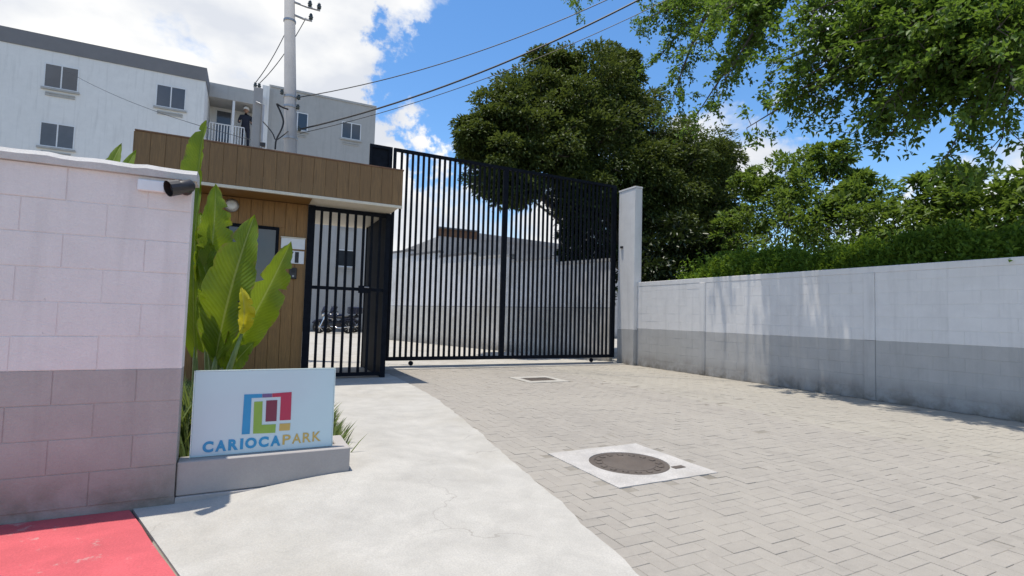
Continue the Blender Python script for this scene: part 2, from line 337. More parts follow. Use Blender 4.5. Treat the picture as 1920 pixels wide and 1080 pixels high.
class MB:
    def __init__(s): s.v = []; s.f = []; s.uv = None
    def add(s, vs, fs):
        b = len(s.v); s.v += [tuple(map(float, v)) for v in vs]; s.f += [tuple(b+i for i in f) for f in fs]; return s
    def box(s, x0, x1, y0, y1, z0, z1, bev=0.0):
        if bev <= 0:
            vs = [(x, y, z) for z in (z0, z1) for y in (y0, y1) for x in (x0, x1)]
            return s.add(vs, [(0, 2, 3, 1), (4, 5, 7, 6), (0, 1, 5, 4), (2, 6, 7, 3), (0, 4, 6, 2), (1, 3, 7, 5)])
        vs = []; idx = {}
        X, Y, Z = (x0, x1), (y0, y1), (z0, z1)
        for i in (0, 1):
            for j in (0, 1):
                for k in (0, 1):
                    sx, sy, sz = (bev if i == 0 else -bev), (bev if j == 0 else -bev), (bev if k == 0 else -bev)
                    for ax, p in enumerate(((X[i], Y[j]+sy, Z[k]+sz), (X[i]+sx, Y[j], Z[k]+sz), (X[i]+sx, Y[j]+sy, Z[k]))):
                        idx[(i, j, k, ax)] = len(vs); vs.append(p)
        fs = []
        q = lambda *a: idx[a]
        fs += [(q(0,0,0,0), q(0,0,1,0), q(0,1,1,0), q(0,1,0,0)), (q(1,0,0,0), q(1,1,0,0), q(1,1,1,0), q(1,0,1,0))]
        fs += [(q(0,0,0,1), q(1,0,0,1), q(1,0,1,1), q(0,0,1,1)), (q(0,1,0,1), q(0,1,1,1), q(1,1,1,1), q(1,1,0,1))]
        fs += [(q(0,0,0,2), q(0,1,0,2), q(1,1,0,2), q(1,0,0,2)), (q(0,0,1,2), q(1,0,1,2), q(1,1,1,2), q(0,1,1,2))]
        for a in (0, 1):
            for b in (0, 1):
                fs.append((q(a,b,0,0), q(a,b,1,0), q(a,b,1,1), q(a,b,0,1)))
                fs.append((q(a,0,b,0), q(a,0,b,2), q(a,1,b,2), q(a,1,b,0)))
                fs.append((q(0,a,b,1), q(0,a,b,2), q(1,a,b,2), q(1,a,b,1)))
        for i in (0, 1):
            for j in (0, 1):
                for k in (0, 1): fs.append((q(i,j,k,0), q(i,j,k,1), q(i,j,k,2)))
        return s.add(vs, fs)
    def tube(s, pts, rad, n=8, cap=True):
        pts = [np.array(p, float) for p in pts]
        if not hasattr(rad, '__len__'): rad = [rad]*len(pts)
        vs = []; fs = []
        up = np.array([0, 0, 1.0]); prev = None
        for i, p in enumerate(pts):
            d = pts[min(i+1, len(pts)-1)] - pts[max(i-1, 0)]; d = d/(np.linalg.norm(d)+1e-9)
            if prev is None:
                a = np.cross(d, up if abs(d[2]) < 0.95 else np.array([1.0, 0, 0]))
            else: a = prev - d*(prev@d)
            a = a/(np.linalg.norm(a)+1e-9); b = np.cross(d, a); prev = a
            for k in range(n):
                t = 2*pi*k/n; vs.append(p + rad[i]*(a*cos(t)+b*sin(t)))
        for i in range(len(pts)-1):
            for k in range(n):
                fs.append((i*n+k, i*n+(k+1) % n, (i+1)*n+(k+1) % n, (i+1)*n+k))
        if cap: fs += [tuple(range(n))[::-1], tuple((len(pts)-1)*n+k for k in range(n))]
        return s.add(vs, fs)
    def lathe(s, c, prof, n=16, axis='z'):
        vs = []; fs = []
        for r, h in prof:
            for k in range(n):
                t = 2*pi*k/n; a, b = r*cos(t), r*sin(t)
                vs.append({'z': (c[0]+a, c[1]+b, c[2]+h), 'y': (c[0]+a, c[1]+h, c[2]+b), 'x': (c[0]+h, c[1]+a, c[2]+b)}[axis])
        for i in range(len(prof)-1):
            for k in range(n): fs.append((i*n+k, i*n+(k+1) % n, (i+1)*n+(k+1) % n, (i+1)*n+k))
        fs += [tuple(range(n))[::-1], tuple((len(prof)-1)*n+k for k in range(n))]
        return s.add(vs, fs)
    def mesh(s, name, mat, pivot=(0, 0, 0), smooth=False):
        me = bpy.data.meshes.new(name)
        pv = np.array(pivot, float)
        me.from_pydata([tuple(np.array(v)-pv) for v in s.v], [], s.f)
        if s.uv:
            ul = me.uv_layers.new(name='UVMap')
            for l in me.loops: ul.data[l.index].uv = s.uv[l.vertex_index]
        me.materials.append(mat)
        if smooth:
            for p in me.polygons: p.use_smooth = True
        import bmesh
        bm = bmesh.new(); bm.from_mesh(me); bmesh.ops.recalc_face_normals(bm, faces=bm.faces); bm.to_mesh(me); bm.free()
        me.update(); return me
    def build(s, name, mat, parent=None, smooth=False):
        a = np.array(s.v); pv = np.array([(a[:, 0].min()+a[:, 0].max())/2, (a[:, 1].min()+a[:, 1].max())/2, a[:, 2].min()])
        return place(name, s.mesh(name, mat, pv, smooth), pv, parent)

def struct(o): o['kind'] = 'structure'; return o

def fast_mesh(name, V, F, mat, pivot=(0, 0, 0)):
    """V (n,3) array, F (m,3) triangles"""
    me = bpy.data.meshes.new(name)
    V = np.asarray(V, np.float32) - np.array(pivot, np.float32); F = np.asarray(F, np.int32)
    me.vertices.add(len(V)); me.vertices.foreach_set('co', V.ravel())
    me.loops.add(F.size); me.loops.foreach_set('vertex_index', F.ravel())
    me.polygons.add(len(F)); me.polygons.foreach_set('loop_start', np.arange(0, F.size, F.shape[1], dtype=np.int32))
    me.materials.append(mat); me.update(calc_edges=True); return me

def unit(a): return a/(np.linalg.norm(a, axis=-1, keepdims=True)+1e-9)
def leaf_tris(P, D, N, L, W, fold=0.25):
    """one folded diamond per leaf"""
    D = unit(D); S = unit(np.cross(D, N)); N = np.cross(S, D)
    L = L[:, None]; W = W[:, None]
    base = P; tip = P + D*L - N*L*0.12
    l = P + D*L*0.45 + S*W*0.5 + N*W*fold; r = P + D*L*0.45 - S*W*0.5 + N*W*fold
    n = len(P); V = np.stack([base, l, tip, r], 1).reshape(-1, 3)
    i = np.arange(n)*4
    F = np.concatenate([np.stack([i, i+3, i+2], 1), np.stack([i, i+2, i+1], 1)])
    return V, F

# ------------------------------------------------------------------ ground, road, pavements
G = MB().box(-180, 180, -60, 260, -0.5, -0.06).build('ground', M['ground']); struct(G)
# driveway bed under the pavers
DW = MB().box(-0.4, 9.42, -6, 11.32, -0.055, -0.0032).build('driveway', M['joint']); struct(DW)

def edge_x(Y):      # right edge of the footpath
    ys = [-6, 1.0, 2.09, 2.48, 2.92, 3.5, 4.3, 5.31, 6.28, 7.1, 7.86, 8.5, 9.0, 9.4, 10.0]
    xs = [0.4, 1.56, 1.76, 1.83, 1.91, 1.99, 2.11, 2.26, 2.38, 2.48, 2.53, 2.55, 2.57, 2.57, 2.57]
    return float(np.interp(Y, ys, xs))
def sst(a, b, x):
    t = min(max((x-a)/(b-a), 0), 1); return t*t*(3-2*t)
def rise(X, Y):
    return 0.085*sst(-0.4, 0.72, X)*(1-sst(0.9, 1.75, X))*sst(2.7, 3.95, Y)*(1-sst(5.5, 8.5, Y))
def bed_x(Y): return float(np.interp(Y, [3.9, 4.2, 5, 7, 9.9], [0.7, 0.74, 0.80, 0.9, 0.9]))
def red_x(Y): return float(np.interp(Y, [-6, 2.9, 3.79, 3.95], [2.7, -0.25, -0.55, -0.60]))
# footpath: a slab with its own thickness; left boundary is the red pavement, the wall or the planting bed
mb = MB(); ys = list(np.arange(-6, 3.9, 0.15)) + [3.9]
def slab(mb, rows, z0=-0.05, top=0.012, zf=None):
    nx = len(rows[0]); vs = []; fs = []
    for r in rows:
        for (x, y) in r: vs.append((x, y, top + (zf(x, y) if zf else 0)))
    nr = len(rows)
    for r in rows:
        for (x, y) in r: vs.append((x, y, z0))
    o = nr*nx
    for i in range(nr-1):
        for k in range(nx-1):
            a = i*nx+k; fs.append((a, a+1, a+nx+1, a+nx))
    for i in range(nr-1):
        fs.append((i*nx, (i+1)*nx, o+(i+1)*nx, o+i*nx)); a = i*nx+nx-1; fs.append((a, o+a, o+a+nx, a+nx))
    for k in range(nx-1):
        fs.append((k, o+k, o+k+1, k+1)); a = (nr-1)*nx+k; fs.append((a, a+1, o+a+1, o+a))
    mb.add(vs, fs)
rows = []
for Y in list(np.arange(-6, 3.9, 0.12)) + [3.915]:
    a = red_x(Y)+0.012; b = edge_x(Y) + 0.008*sin(Y*9.0)+0.007*sin(Y*23+1)+0.006*sin(Y*47)
    rows.append([(a+(b-a)*k/20, Y) for k in range(21)])
slab(mb, rows, zf=rise)
rows = []
for Y in [3.915] + list(np.arange(4.02, 10.6, 0.12)):
    a = bed_x(Y); b = edge_x(Y) + 0.008*sin(Y*9.0)+0.007*sin(Y*23+1)+0.006*sin(Y*47)
    rows.append([(a+(b-a)*k/14, Y) for k in range(15)])
slab(mb, rows, zf=rise)
FP = struct(mb.build('footpath', M['sidewalk']))
mb = MB(); rows = []
for Y in np.arange(-6, 3.96, 0.15):
    b = red_x(Y)-0.004+0.006*sin(Y*11)+0.004*sin(Y*29); rows.append([(b-1.1+1.1*k/4, Y) for k in range(5)])
slab(mb, rows, top=0.010)
struct(mb.build('red_pavement', M['red']))
mb = MB(); rows = []
for Y in np.arange(-6, 3.96, 0.15): rows.append([(-9+(red_x(Y)-1.11+9)*k/4, Y) for k in range(5)])
slab(mb, rows, top=0.004)
struct(mb.build('street_pavement', M['strip']))
# concrete threshold under the sliding gate, and the road inside
struct(MB().box(2.50, 9.45, 11.32, 12.30, -0.05, 0.010).build('gate_threshold', M['strip']))
struct(MB().box(-9, 30, 12.31, 60, -0.055, 0.004).build('inner_road', M['road']))
struct(MB().box(0.5, 2.49, 10.53, 12.30, -0.05, 0.008).build('entry_path', M['road']))
struct(MB().box(-9, 0.49, 3.96, 12.30, -0.055, -0.02).build('planting_bed', M['soil']))

# pavers, herringbone 20 x 10 cm
U = 0.1; GAP = 0.0026
def paver_mesh(name, lx, ly, mat):
    h = 0.0; g = GAP/2; b = 0.0022
    vs = [(-lx/2+g, -ly/2+g, -0.02), (lx/2-g, -ly/2+g, -0.02), (lx/2-g, ly/2-g, -0.02), (-lx/2+g, ly/2-g, -0.02)]
    vs += [(x, y, h-b) for x, y, _ in vs[:4]]
    vs += [(x*(1-2*b/lx), y*(1-2*b/ly), h) for x, y, _ in vs[:4]]
    fs = [(8, 9, 10, 11)]
    for k in range(4):
        j = (k+1) % 4; fs += [(k, j, 4+j, 4+k), (4+k, 4+j, 8+j, 8+k)]
    m = MB().add(vs, fs); return m.mesh(name, mat), vs, fs
PM = {}
for key, mt in (('a', 'paver'), ('b', 'paver_dusty')):
    PM[key] = (paver_mesh('paver_along_x_'+key, 0.2, 0.1, M[mt]), paver_mesh('paver_along_y_'+key, 0.1, 0.2, M[mt]))
lst = []
for i in range(0, 94):
    for j in range(-50, 114):
        t = (i-j) % 4
        if t == 0: cx, cy, k = (i+1)*U, (j+0.5)*U, 0
        elif t == 3: cx, cy, k = (i+0.5)*U, (j+1)*U, 1
        else: continue
        if cx < edge_x(cy)-0.06 or cx > 9.33 or cy > 11.24: continue
        if 6.36 < cx < 6.54: continue
        if 2.46 < cx < 3.54 and 3.06 < cy < 4.14: continue
        if 4.72 < cx < 5.68 and 8.52 < cy < 9.48: continue
        lst.append((cx, cy, k, 'a' if cx < 6.45 else 'b'))
for j in range(-50, 113): lst.append((6.45, (j+0.5)*U, 0, 'b'))
def inview(p):
    x, y = pix((p[0], p[1], 0)); return -20 < x < 1940 and y < 1110
lst.sort(key=lambda p: (0 if inview(p) else 1, p[0]**2+p[1]**2))
for p in lst[:290]:
    me = PM[p[3]][p[2]][0]
    place('paver', me, (p[0], p[1], rng.normal(0, 0.0012)), DW, (rng.normal(0, 0.006), rng.normal(0, 0.006), rng.normal(0, 0.006)))
for key in 'ab':
    V = []; F = []; b = 0
    for p in lst[290:]:
        if p[3] != key: continue
        vs, fs = PM[key][p[2]][1:]
        a = np.array(vs); tx, ty, dz = rng.normal(0, 0.006), rng.normal(0, 0.006), rng.normal(0, 0.0012)
        a[:, 2] += a[:, 0]*tx + a[:, 1]*ty + dz; a[:, 0] += p[0]; a[:, 1] += p[1]
        V.append(a); F += [tuple(q+b for q in f) for f in fs]; b += len(a)
    me = bpy.data.meshes.new('pavers_'+key); me.from_pydata(np.concatenate(V).tolist(), [], F); me.materials.append(M['paver' if key == 'a' else 'paver_dusty'])
    o = place('distant_paver', me, (0, 0, 0), DW); o['kind'] = 'stuff'

# ------------------------------------------------------------------ manhole and drain in the paving
mh = empty('manhole', (3.0, 3.6, 0), 'round rusty iron manhole cover set in a pale square concrete collar', 'manhole')
mb = MB(); n = 40; R1 = 0.345
vs = []; fs = []
for k in range(n):
    t = 2*pi*k/n+pi/4; c, s_ = cos(t), sin(t); q = 0.51/max(abs(c), abs(s_))
    vs += [(3+R1*c, 3.6+R1*s_, 0.004), (3+q*c, 3.6+q*s_, 0.006+0.004*rng.random()), (3+q*c, 3.6+q*s_, -0.03), (3+R1*c, 3.6+R1*s_, -0.03)]
for k in range(n):
    a, b = k*4, ((k+1) % n)*4
    fs += [(a, a+1, b+1, b), (a+1, a+2, b+2, b+1), (a, b, b+3, a+3)]
mb.add(vs, fs).build('concrete_collar', M['collar'], mh)
cv = MB().lathe((3, 3.6, -0.03), [(0.34, 0), (0.34, 0.030), (0.333, 0.034), (0.30, 0.034), (0.295, 0.028), (0.23, 0.028), (0.225, 0.034), (0.0, 0.034)], 40).build('iron_cover', M['iron'], mh)
for k in range(16):
    t = 2*pi*k/16; MB().box(3+0.263*cos(t)-0.022, 3+0.263*cos(t)+0.022, 3.6+0.263*sin(t)-0.022, 3.6+0.263*sin(t)+0.022, -0.002, 0.0045, 0.002).build('tread_stud', M['iron'], cv)
MB().box(3.25, 3.37, 3.30, 3.36, 0.003, 0.010, 0.003).build('lifting_lug', M['iron'], mh)
dr = empty('drain', (5.2, 9.0, 0), 'dark slotted drain grate in a pale concrete surround near the gate', 'drain')
mb = MB()
for b in ((4.75, 5.65, 8.55, 8.78), (4.75, 5.65, 9.24, 9.45), (4.75, 4.9, 8.78, 9.24), (5.5, 5.65, 8.78, 9.24)): mb.box(b[0], b[1], b[2], b[3], -0.03, 0.006)
mb.build('concrete_surround', M['strip'], dr)
MB().box(4.9, 5.5, 8.78, 9.24, -0.05, -0.03).build('pit_floor', M['iron'], dr)
for k in range(12): MB().box(4.915+k*0.049, 4.948+k*0.049, 8.785, 9.235, -0.02, 0.004).build('grate_bar', M['iron'], dr)

# ------------------------------------------------------------------ block walls
def block_wall(root, horiz, fixed, a0, a1, z0, ztop, split, m_up, m_low, thick=0.15, sgn=-1, step=0.4, skip=None, core=True):
    """courses of 20 cm; horiz 'x': face looks to -Y at y=fixed; horiz 'y': face looks to -X at x=fixed"""
    proud = 0.003; gap = 0.0042
    meshes = {}
    def bm_(l, h, mt):
        k = (round(l, 3), round(h, 3), mt.name)
        if k not in meshes:
            d = thick*0.4
            m = MB()
            if horiz == 'x': m.box(-l/2+gap/2, l/2-gap/2, 0, d, gap/2, h-gap/2, 0.002)
            else: m.box(0, d, -l/2+gap/2, l/2-gap/2, gap/2, h-gap/2, 0.003)
            meshes[k] = m.mesh('wall_block', mt)
        return meshes[k]
    zs = [z0]
    while zs[-1] < ztop-0.03: zs.append(min(zs[-1]+0.2, ztop))
    for r in range(len(zs)-1):
        h = zs[r+1]-zs[r]; mt = m_up if (zs[r]+zs[r+1])/2 > split else m_low
        x = a0; first = True
        while x < a1-0.01:
            l = step if not (first and r % 2) else step/2
            first = False
            l = min(l, a1-x)
            if a1-x-l < 0.09: l = a1-x
            c = x+l/2
            jit = rng.normal(0, 0.0009)
            loc = (c, fixed+jit, zs[r]) if horiz == 'x' else (fixed+jit, c, zs[r])
            place('wall_block', bm_(l, h, mt), loc, root)
            x += l
    if core:
        for (za, zb, mt, nm) in ((z0, split, m_low, 'mortar_core'), (split, ztop, m_up, 'mortar_core')):
            if horiz == 'x': MB().box(a0+0.003, a1-0.003, fixed+proud, fixed+thick, za, zb).build(nm, mt, root)
            else: MB().box(fixed+proud, fixed+thick, a0+0.003, a1-0.003, za, zb).build(nm, mt, root)

LW = empty('block_wall', (-2.0, 3.95, 0), 'warm white block wall with mauve grey base beside the sign planter', 'wall')
MB().box(-4.4, -0.365, 3.905, 4.06, -0.05, 0.06).build('footing', M['mauve_grey'], LW)
block_wall(LW, 'x', 3.90, -4.4, -0.365, 0.06, 2.06, 0.86, M['pink_white'], M['mauve_grey'])
# rough mortar coping, uneven along its length
mb = MB(); vs = []; fs = []; N_ = 60
for k in range(N_+1):
    x = -4.42+(4.42-0.345)*k/N_; e = 0.004*sin(k*1.7)+0.006*rng.random()
    vs += [(x, 3.875-0.4*e, 2.061), (x, 3.872-e*0.5, 2.098+e), (x, 3.90, 2.128+e), (x, 4.05, 2.13+e*0.7), (x, 4.085, 2.095), (x, 4.08, 2.061)]
for k in range(N_):
    for j in range(6): fs.append((k*6+j, k*6+(j+1) % 6, (k+1)*6+(j+1) % 6, (k+1)*6+j))
fs += [tuple(range(6)), tuple(N_*6+j for j in range(6))]
mb.add(vs, fs).build('coping', M['coping'], LW)

# wall camera and its junction plate
jb = MB().box(-0.655, -0.515, 3.868, 3.896, 1.965, 2.035, 0.005).build('junction_box', M['white_plastic'])
tag(jb, 'small white junction box on the block wall beside the black camera', 'junction box')
sc = empty('security_camera', (-0.43, 3.892, 1.97), 'black bullet security camera bracketed to the top of the block wall', 'camera')
MB().lathe((-0.40, 3.892, 2.0), [(0.035, 0), (0.035, -0.012), (0.02, -0.02)], 14, 'y').build('mount_plate', M['cam_black'], sc)
MB().tube([(-0.40, 3.885, 2.0), (-0.40, 3.86, 2.005), (-0.395, 3.84, 2.015)], [0.014, 0.014, 0.016], 8).build('bracket_arm', M['cam_black'], sc, True)
cdir = unit(np.array([-0.80, -0.50, -0.36])); c0 = np.array([-0.385, 3.845, 2.02])
bd = MB().tube([c0-cdir*0.03, c0-cdir*0.015, c0+cdir*0.08, c0+cdir*0.095], [0.025, 0.040, 0.040, 0.034], 14).build('camera_body', M['cam_black'], sc, True)
MB().tube([c0+cdir*0.06, c0+cdir*0.125], [0.048, 0.050], 14, cap=False).build('sun_hood', M['cam_black'], sc)
MB().tube([c0+cdir*0.0955, c0+cdir*0.099], [0.024, 0.022], 12).build('lens', M['glass'], bd)

# right perimeter wall with pilasters
RW = empty('perimeter_wall', (9.5, 6.5, 0), 'long white block wall with grey base under the hedge', 'wall')
PILS = [(8.66, 8.84), (5.02, 5.20), (1.42, 1.60)]
segs = [(8.84, 11.02), (5.20, 8.66), (1.60, 5.02), (-1.6, 1.42)]
for a, b in segs[:3]: block_wall(RW, 'y', 9.40, a, b, 0.0, 2.14, 1.0, M['white_wall'], M['grey_wall'], step=0.4)
for (za, zb, mt) in ((0, 1.0, 'grey_wall'), (1.0, 2.14, 'white_wall')):
    MB().box(9.404, 9.55, -6, 1.42, za, zb).build('wall_panel', M[mt], RW)
for a, b in PILS:
    MB().box(9.385, 9.56, a+0.001, b-0.001, 0, 0.998, 0.005).build('pilaster', M['grey_wall'], RW)
    MB().box(9.385, 9.56, a+0.001, b-0.001, 1.002, 2.14, 0.005).build('pilaster', M['white_wall'], RW)
MB().box(9.396, 9.58, -6, 11.02, 2.141, 2.25, 0.006).build('coping_beam', M['white_wall'], RW)
# gate pillar
GP = empty('gate_pillar', (9.4, 11.35, 0), 'tall square white gate pillar with grey base at the end of the wall', 'pillar')
MB().box(9.28, 9.53, 11.025, 11.72, 0, 0.955, 0.006).build('pillar_base', M['grey_wall'], GP)
MB().box(9.28, 9.53, 11.025, 11.72, 0.958, 4.85, 0.006).build('shaft', M['white_wall'], GP)
MB().box(9.27, 9.54, 11.015, 11.73, 4.853, 4.90, 0.005).build('cap', M['white_wall'], GP)
sn = empty('gate_sensor', (9.26, 11.55, 3.25), 'small dark sensor fixed to the tall white gate pillar', 'sensor')
MB().box(9.235, 9.279, 11.50, 11.60, 3.23, 3.29, 0.008).build('housing', M['cam_black'], sn)
MB().box(9.230, 9.236, 11.52, 11.58, 3.245, 3.275).build('lens', M['glass'], sn)

# ------------------------------------------------------------------ planter and sign
PL = empty('planter', (0.17, 3.98, 0), 'low grey rendered planter kerb holding up the glass sign', 'planter')
MB().box(-0.363, 0.70, 3.92, 4.055, 0.052, 0.265, 0.006).build('front_kerb', M['planter'], PL)
MB().box(-0.363, 0.705, 3.903, 4.058, -0.04, 0.05, 0.004).build('plinth', M['planter'], PL)
MB().box(0.615, 0.70, 4.057, 4.35, -0.02, 0.262, 0.006).build('side_kerb', M['planter'], PL)
SG = empty('entrance_sign', (0.14, 4.02, 0.266), 'pale blue glass sign with coloured square emblem and CARIOCA PARK lettering', 'sign')
SY = 3.995
tl, tr_, bl, br = (-0.295, 0.825), (0.580, 0.825), (-0.300, 0.2665), (0.580, 0.2665)
MB().box(-0.298, 0.580, SY, SY+0.022, 0.2665, 0.826, 0.003).build('panel', M['sign'], SG)
mb = MB()
for b in ((-0.300, 0.582, 0.826, 0.832), (-0.304, -0.298, 0.2665, 0.832), (0.580, 0.586, 0.2665, 0.832)): mb.box(b[0], b[1], SY-0.001, SY+0.023, b[2], b[3])
mb.build('edge_trim', M['sign_edge'], SG)
def spx(zx, zy): return onY(340+zx/3.6, 660+zy/3.6, SY-0.002)
def sign_poly(name, pts, mat):
    P = [spx(*p) for p in pts]; n = len(P)
    vs = [(p[0], SY-0.003, p[2]) for p in P]+[(p[0], SY+0.0005, p[2]) for p in P]
    fs = [tuple(range(n))]+[(k, (k+1) % n, n+(k+1) % n, n+k) for k in range(n)]
    return MB().add(vs, fs).build(name, mat, SG)
sign_poly('emblem_blue', [(425, 287), (545, 283), (545, 308), (474, 311), (462, 553), (407, 557)], M['s_blue'])
sign_poly('emblem_purple', [(547, 283), (612, 280), (612, 305), (547, 308)], M['s_purple'])
sign_poly('emblem_red', [(614, 280), (745, 270), (738, 458), (664, 462), (672, 302), (614, 305)], M['s_crim'])
sign_poly('emblem_green', [(492, 336), (549, 333), (543, 492), (638, 487), (634, 545), (484, 551)], M['s_green'])
sign_poly('emblem_maroon', [(574, 328), (648, 324), (642, 466), (568, 470)], M['s_maroon'])
sign_poly('emblem_ochre', [(664, 484), (736, 480), (732, 528), (660, 532)], M['s_ochre'])
def text_mesh(txt, height, width, bold, name):
    c = bpy.data.curves.new(name, 'FONT'); c.body = txt; c.size = 1.0; c.offset = bold; c.extrude = 0.004; c.resolution_u = 4
    o = bpy.data.objects.new(name, c); col.objects.link(o)
    dg = bpy.context.evaluated_depsgraph_get(); me = bpy.data.meshes.new_from_object(o.evaluated_get(dg))
    bpy.data.objects.remove(o); bpy.data.curves.remove(c)
    co = np.array([v.co[:] for v in me.vertices]); mn, mx = co.min(0), co.max(0)
    co[:, 0] = (co[:, 0]-mn[0])/(mx[0]-mn[0])*width; co[:, 1] = (co[:, 1]-mn[1])/(mx[1]-mn[1])*height
    z = co[:, 2].copy(); z = (z-z.min())/max(z.max()-z.min(), 1e-6)
    for v, p, q in zip(me.vertices, co, z): v.co = (p[0], -0.003*q, p[1])
    me.name = name; me.materials.clear(); return me
def letters(txt, x0, x1, z0, z1, y, bold, mat, parent, name='letter'):
    """each letter a mesh of its own, spaced by its natural width"""
    wd = {'C': 0.74, 'A': 0.76, 'R': 0.70, 'I': 0.22, 'O': 0.84, 'P': 0.66, 'K': 0.72, '7': 0.6, '1': 0.34}
    sp = 0.13; tot = sum(wd[c] for c in txt)+sp*(len(txt)-1); k = (x1-x0)/tot; x = x0
    for i, c in enumerate(txt):
        zz0 = z0[0]+(z0[1]-z0[0])*i/max(len(txt)-1, 1); zz1 = z1[0]+(z1[1]-z1[0])*i/max(len(txt)-1, 1)
        me = text_mesh(c, zz1-zz0, wd[c]*k, bold, 'letter_'+c); me.materials.append(mat)
        place(name, me, (x, y, zz0), parent); x += (wd[c]+sp)*k
a, b = spx(140, 682), spx(668, 632); a1, b1 = spx(140, 606), spx(668, 562)
letters('CARIOCA', a[0], b[0], (a[2], b[2]), (a1[2], b1[2]), SY-0.0004, 0.05, M['s_blue'], SG)
a, b = spx(682, 626), spx(940, 600); a1, b1 = spx(682, 560), spx(940, 535)
letters('PARK', a[0], b[0], (a[2], b[2]), (a1[2], b1[2]), SY-0.0004, 0.012, M['s_ochre'], SG)

# ------------------------------------------------------------------ guardhouse
GH = empty('guardhouse', (0.2, 10.8, 0), 'wood clad guardhouse with deep plank fascia and cream lower edge', 'guardhouse')
YF, YW = 9.30, 10.0
MB().box(-1.64, 2.38, YF+0.03, 12.2, 3.24, 3.40).build('roof_slab', M['soffit'], GH)
MB().box(-1.61, 2.35, YF+0.031, YF+0.10, 3.41, 3.84).build('parapet_backing', M['wood_back'], GH)
bx0, bx1, nb = -1.64, 2.40, 21; w = (bx1-bx0)/nb
me = MB().box(-w/2+0.0015, w/2-0.0015, 0, 0.024, 0, 0.645, 0.002).mesh('fascia_board', M['wood_f'])
for k in range(nb): place('fascia_board', me, (bx0+(k+0.5)*w, YF+0.004+rng.normal(0, 0.0008), 3.206), GH)
for xs in ((2.376, 2.40), (-1.665, -1.641)):
    for k in range(14):
        MB().box(xs[0], xs[1], YF+0.03+k*0.2, YF+0.226+k*0.2, 3.206, 3.851, 0.003).build('fascia_board', M['wood_f'], GH)
MB().box(-1.65, 2.41, YF-0.008, YF+0.06, 3.852, 3.872).build('top_flashing', M['rust'], GH)
MB().box(-1.65, 2.405, YF, YF+0.05, 3.155, 3.204, 0.004).build('bottom_trim', M['trim'], GH)
MB().box(0.87, 2.35, YF+0.052, 12.15, 3.165, 3.235).build('soffit', M['trim'], GH)
MB().box(-1.60, 0.868, YF+0.052, 12.15, 3.165, 3.235).build('soffit', M['wood'], GH)
# cladding on the front wall, round the window
WX0, WX1, WZ0, WZ1 = -0.43, 0.40, 1.215, 2.70
nb = 13; x0, x1 = -1.55, 0.865; w = (x1-x0)/nb
MB().box(x0, x1-0.003, YW+0.03, YW+0.15, 0, 3.158).build('wall_backing', M['wood_back'], GH)
for k in range(nb):
    a, b = x0+k*w+0.002, x0+(k+1)*w-0.002
    zz = [(0.02, 3.155)]
    if a < WX1 and b > WX0:
        zz = [(0.02, WZ0-0.002), (WZ1+0.002, 3.155)]
        for s0, s1 in ((a, min(b, WX0-0.002)), (max(a, WX1+0.002), b)):
            if s1-s0 > 0.004: MB().box(s0, s1, YW, YW+0.024, WZ0, WZ1).build('wall_board', M['wood'], GH)
    for z0, z1 in zz: MB().box(a, b, YW+rng.normal(0, 0.0008), YW+0.024, z0, z1, 0.003).build('wall_board', M['wood'], GH)
MB().box(-1.55, -1.40, YW+0.152, 12.1, 0, 3.155).build('side_wall', M['soffit'], GH)
MB().box(0.72, 0.862, YW+0.152, 12.1, 0, 3.155).build('side_wall', M['soffit'], GH)
wi = MB()
for b in ((WX0, WX1, WZ0, WZ0+0.05), (WX0, WX1, WZ1-0.05, WZ1), (WX0, WX0+0.05, WZ0+0.05, WZ1-0.05), (WX1-0.05, WX1, WZ0+0.05, WZ1-0.05), (-0.03, 0.01, WZ0+0.05, WZ1-0.05)):
    wi.box(b[0], b[1], YW-0.02, YW+0.028, b[2], b[3])
win = wi.build('window', M['black'], GH)
MB().box(WX0+0.05, -0.03, YW+0.012, YW+0.018, WZ0+0.05, WZ1-0.05).build('pane', M['glass'], win)
MB().box(0.01, WX1-0.05, YW+0.004, YW+0.010, WZ0+0.05, WZ1-0.05).build('pane', M['glass'], win)
MB().box(WX0-0.02, WX1+0.02, YW-0.035, YW-0.002, WZ0-0.03, WZ0-0.004).build('sill', M['trim'], win)
wl = empty('wall_lamp', (-0.36, 9.99, 2.98), 'round grey bulkhead lamp high on the wood clad wall', 'lamp')
MB().lathe((-0.36, 9.998, 3.0), [(0.115, 0), (0.115, -0.03), (0.09, -0.05)], 20, 'y').build('lamp_base', M['steel'], wl, True)
MB().lathe((-0.36, 9.95, 3.0), [(0.085, 0), (0.08, -0.03), (0.05, -0.055), (0.0, -0.062)], 20, 'y').build('lamp_dome', M['white_plastic'], wl, True)
np_ = empty('house_number_plate', (0.63, 9.99, 2.08), 'white plate reading 71 on the wood clad wall beside the black gate', 'number plate')
MB().box(0.44, 0.83, 9.978, 9.996, 2.075, 2.305, 0.004).build('plate', M['white_plastic'], np_)
letters('71', 0.54, 0.74, (2.09, 2.09), (2.285, 2.285), 9.9775, 0.01, M['letter_black'], np_, 'numeral')
bp = empty('notice_plate', (0.63, 9.99, 2.33), 'blank white plate above the number 71 on the guardhouse', 'plate')
MB().box(0.44, 0.835, 9.975, 9.996, 2.335, 2.525, 0.004).build('plate', M['white_plastic'], bp)
MB().box(0.43, 0.845, 9.965, 9.996, 2.527, 2.545).build('hood_strip', M['trim'], bp)
ic = empty('intercom', (0.66, 9.99, 1.80), 'small black intercom box under the number 71 plate', 'intercom')
MB().box(0.60, 0.72, 9.955, 9.996, 1.80, 2.0, 0.01).build('intercom_box', M['cam_black'], ic)
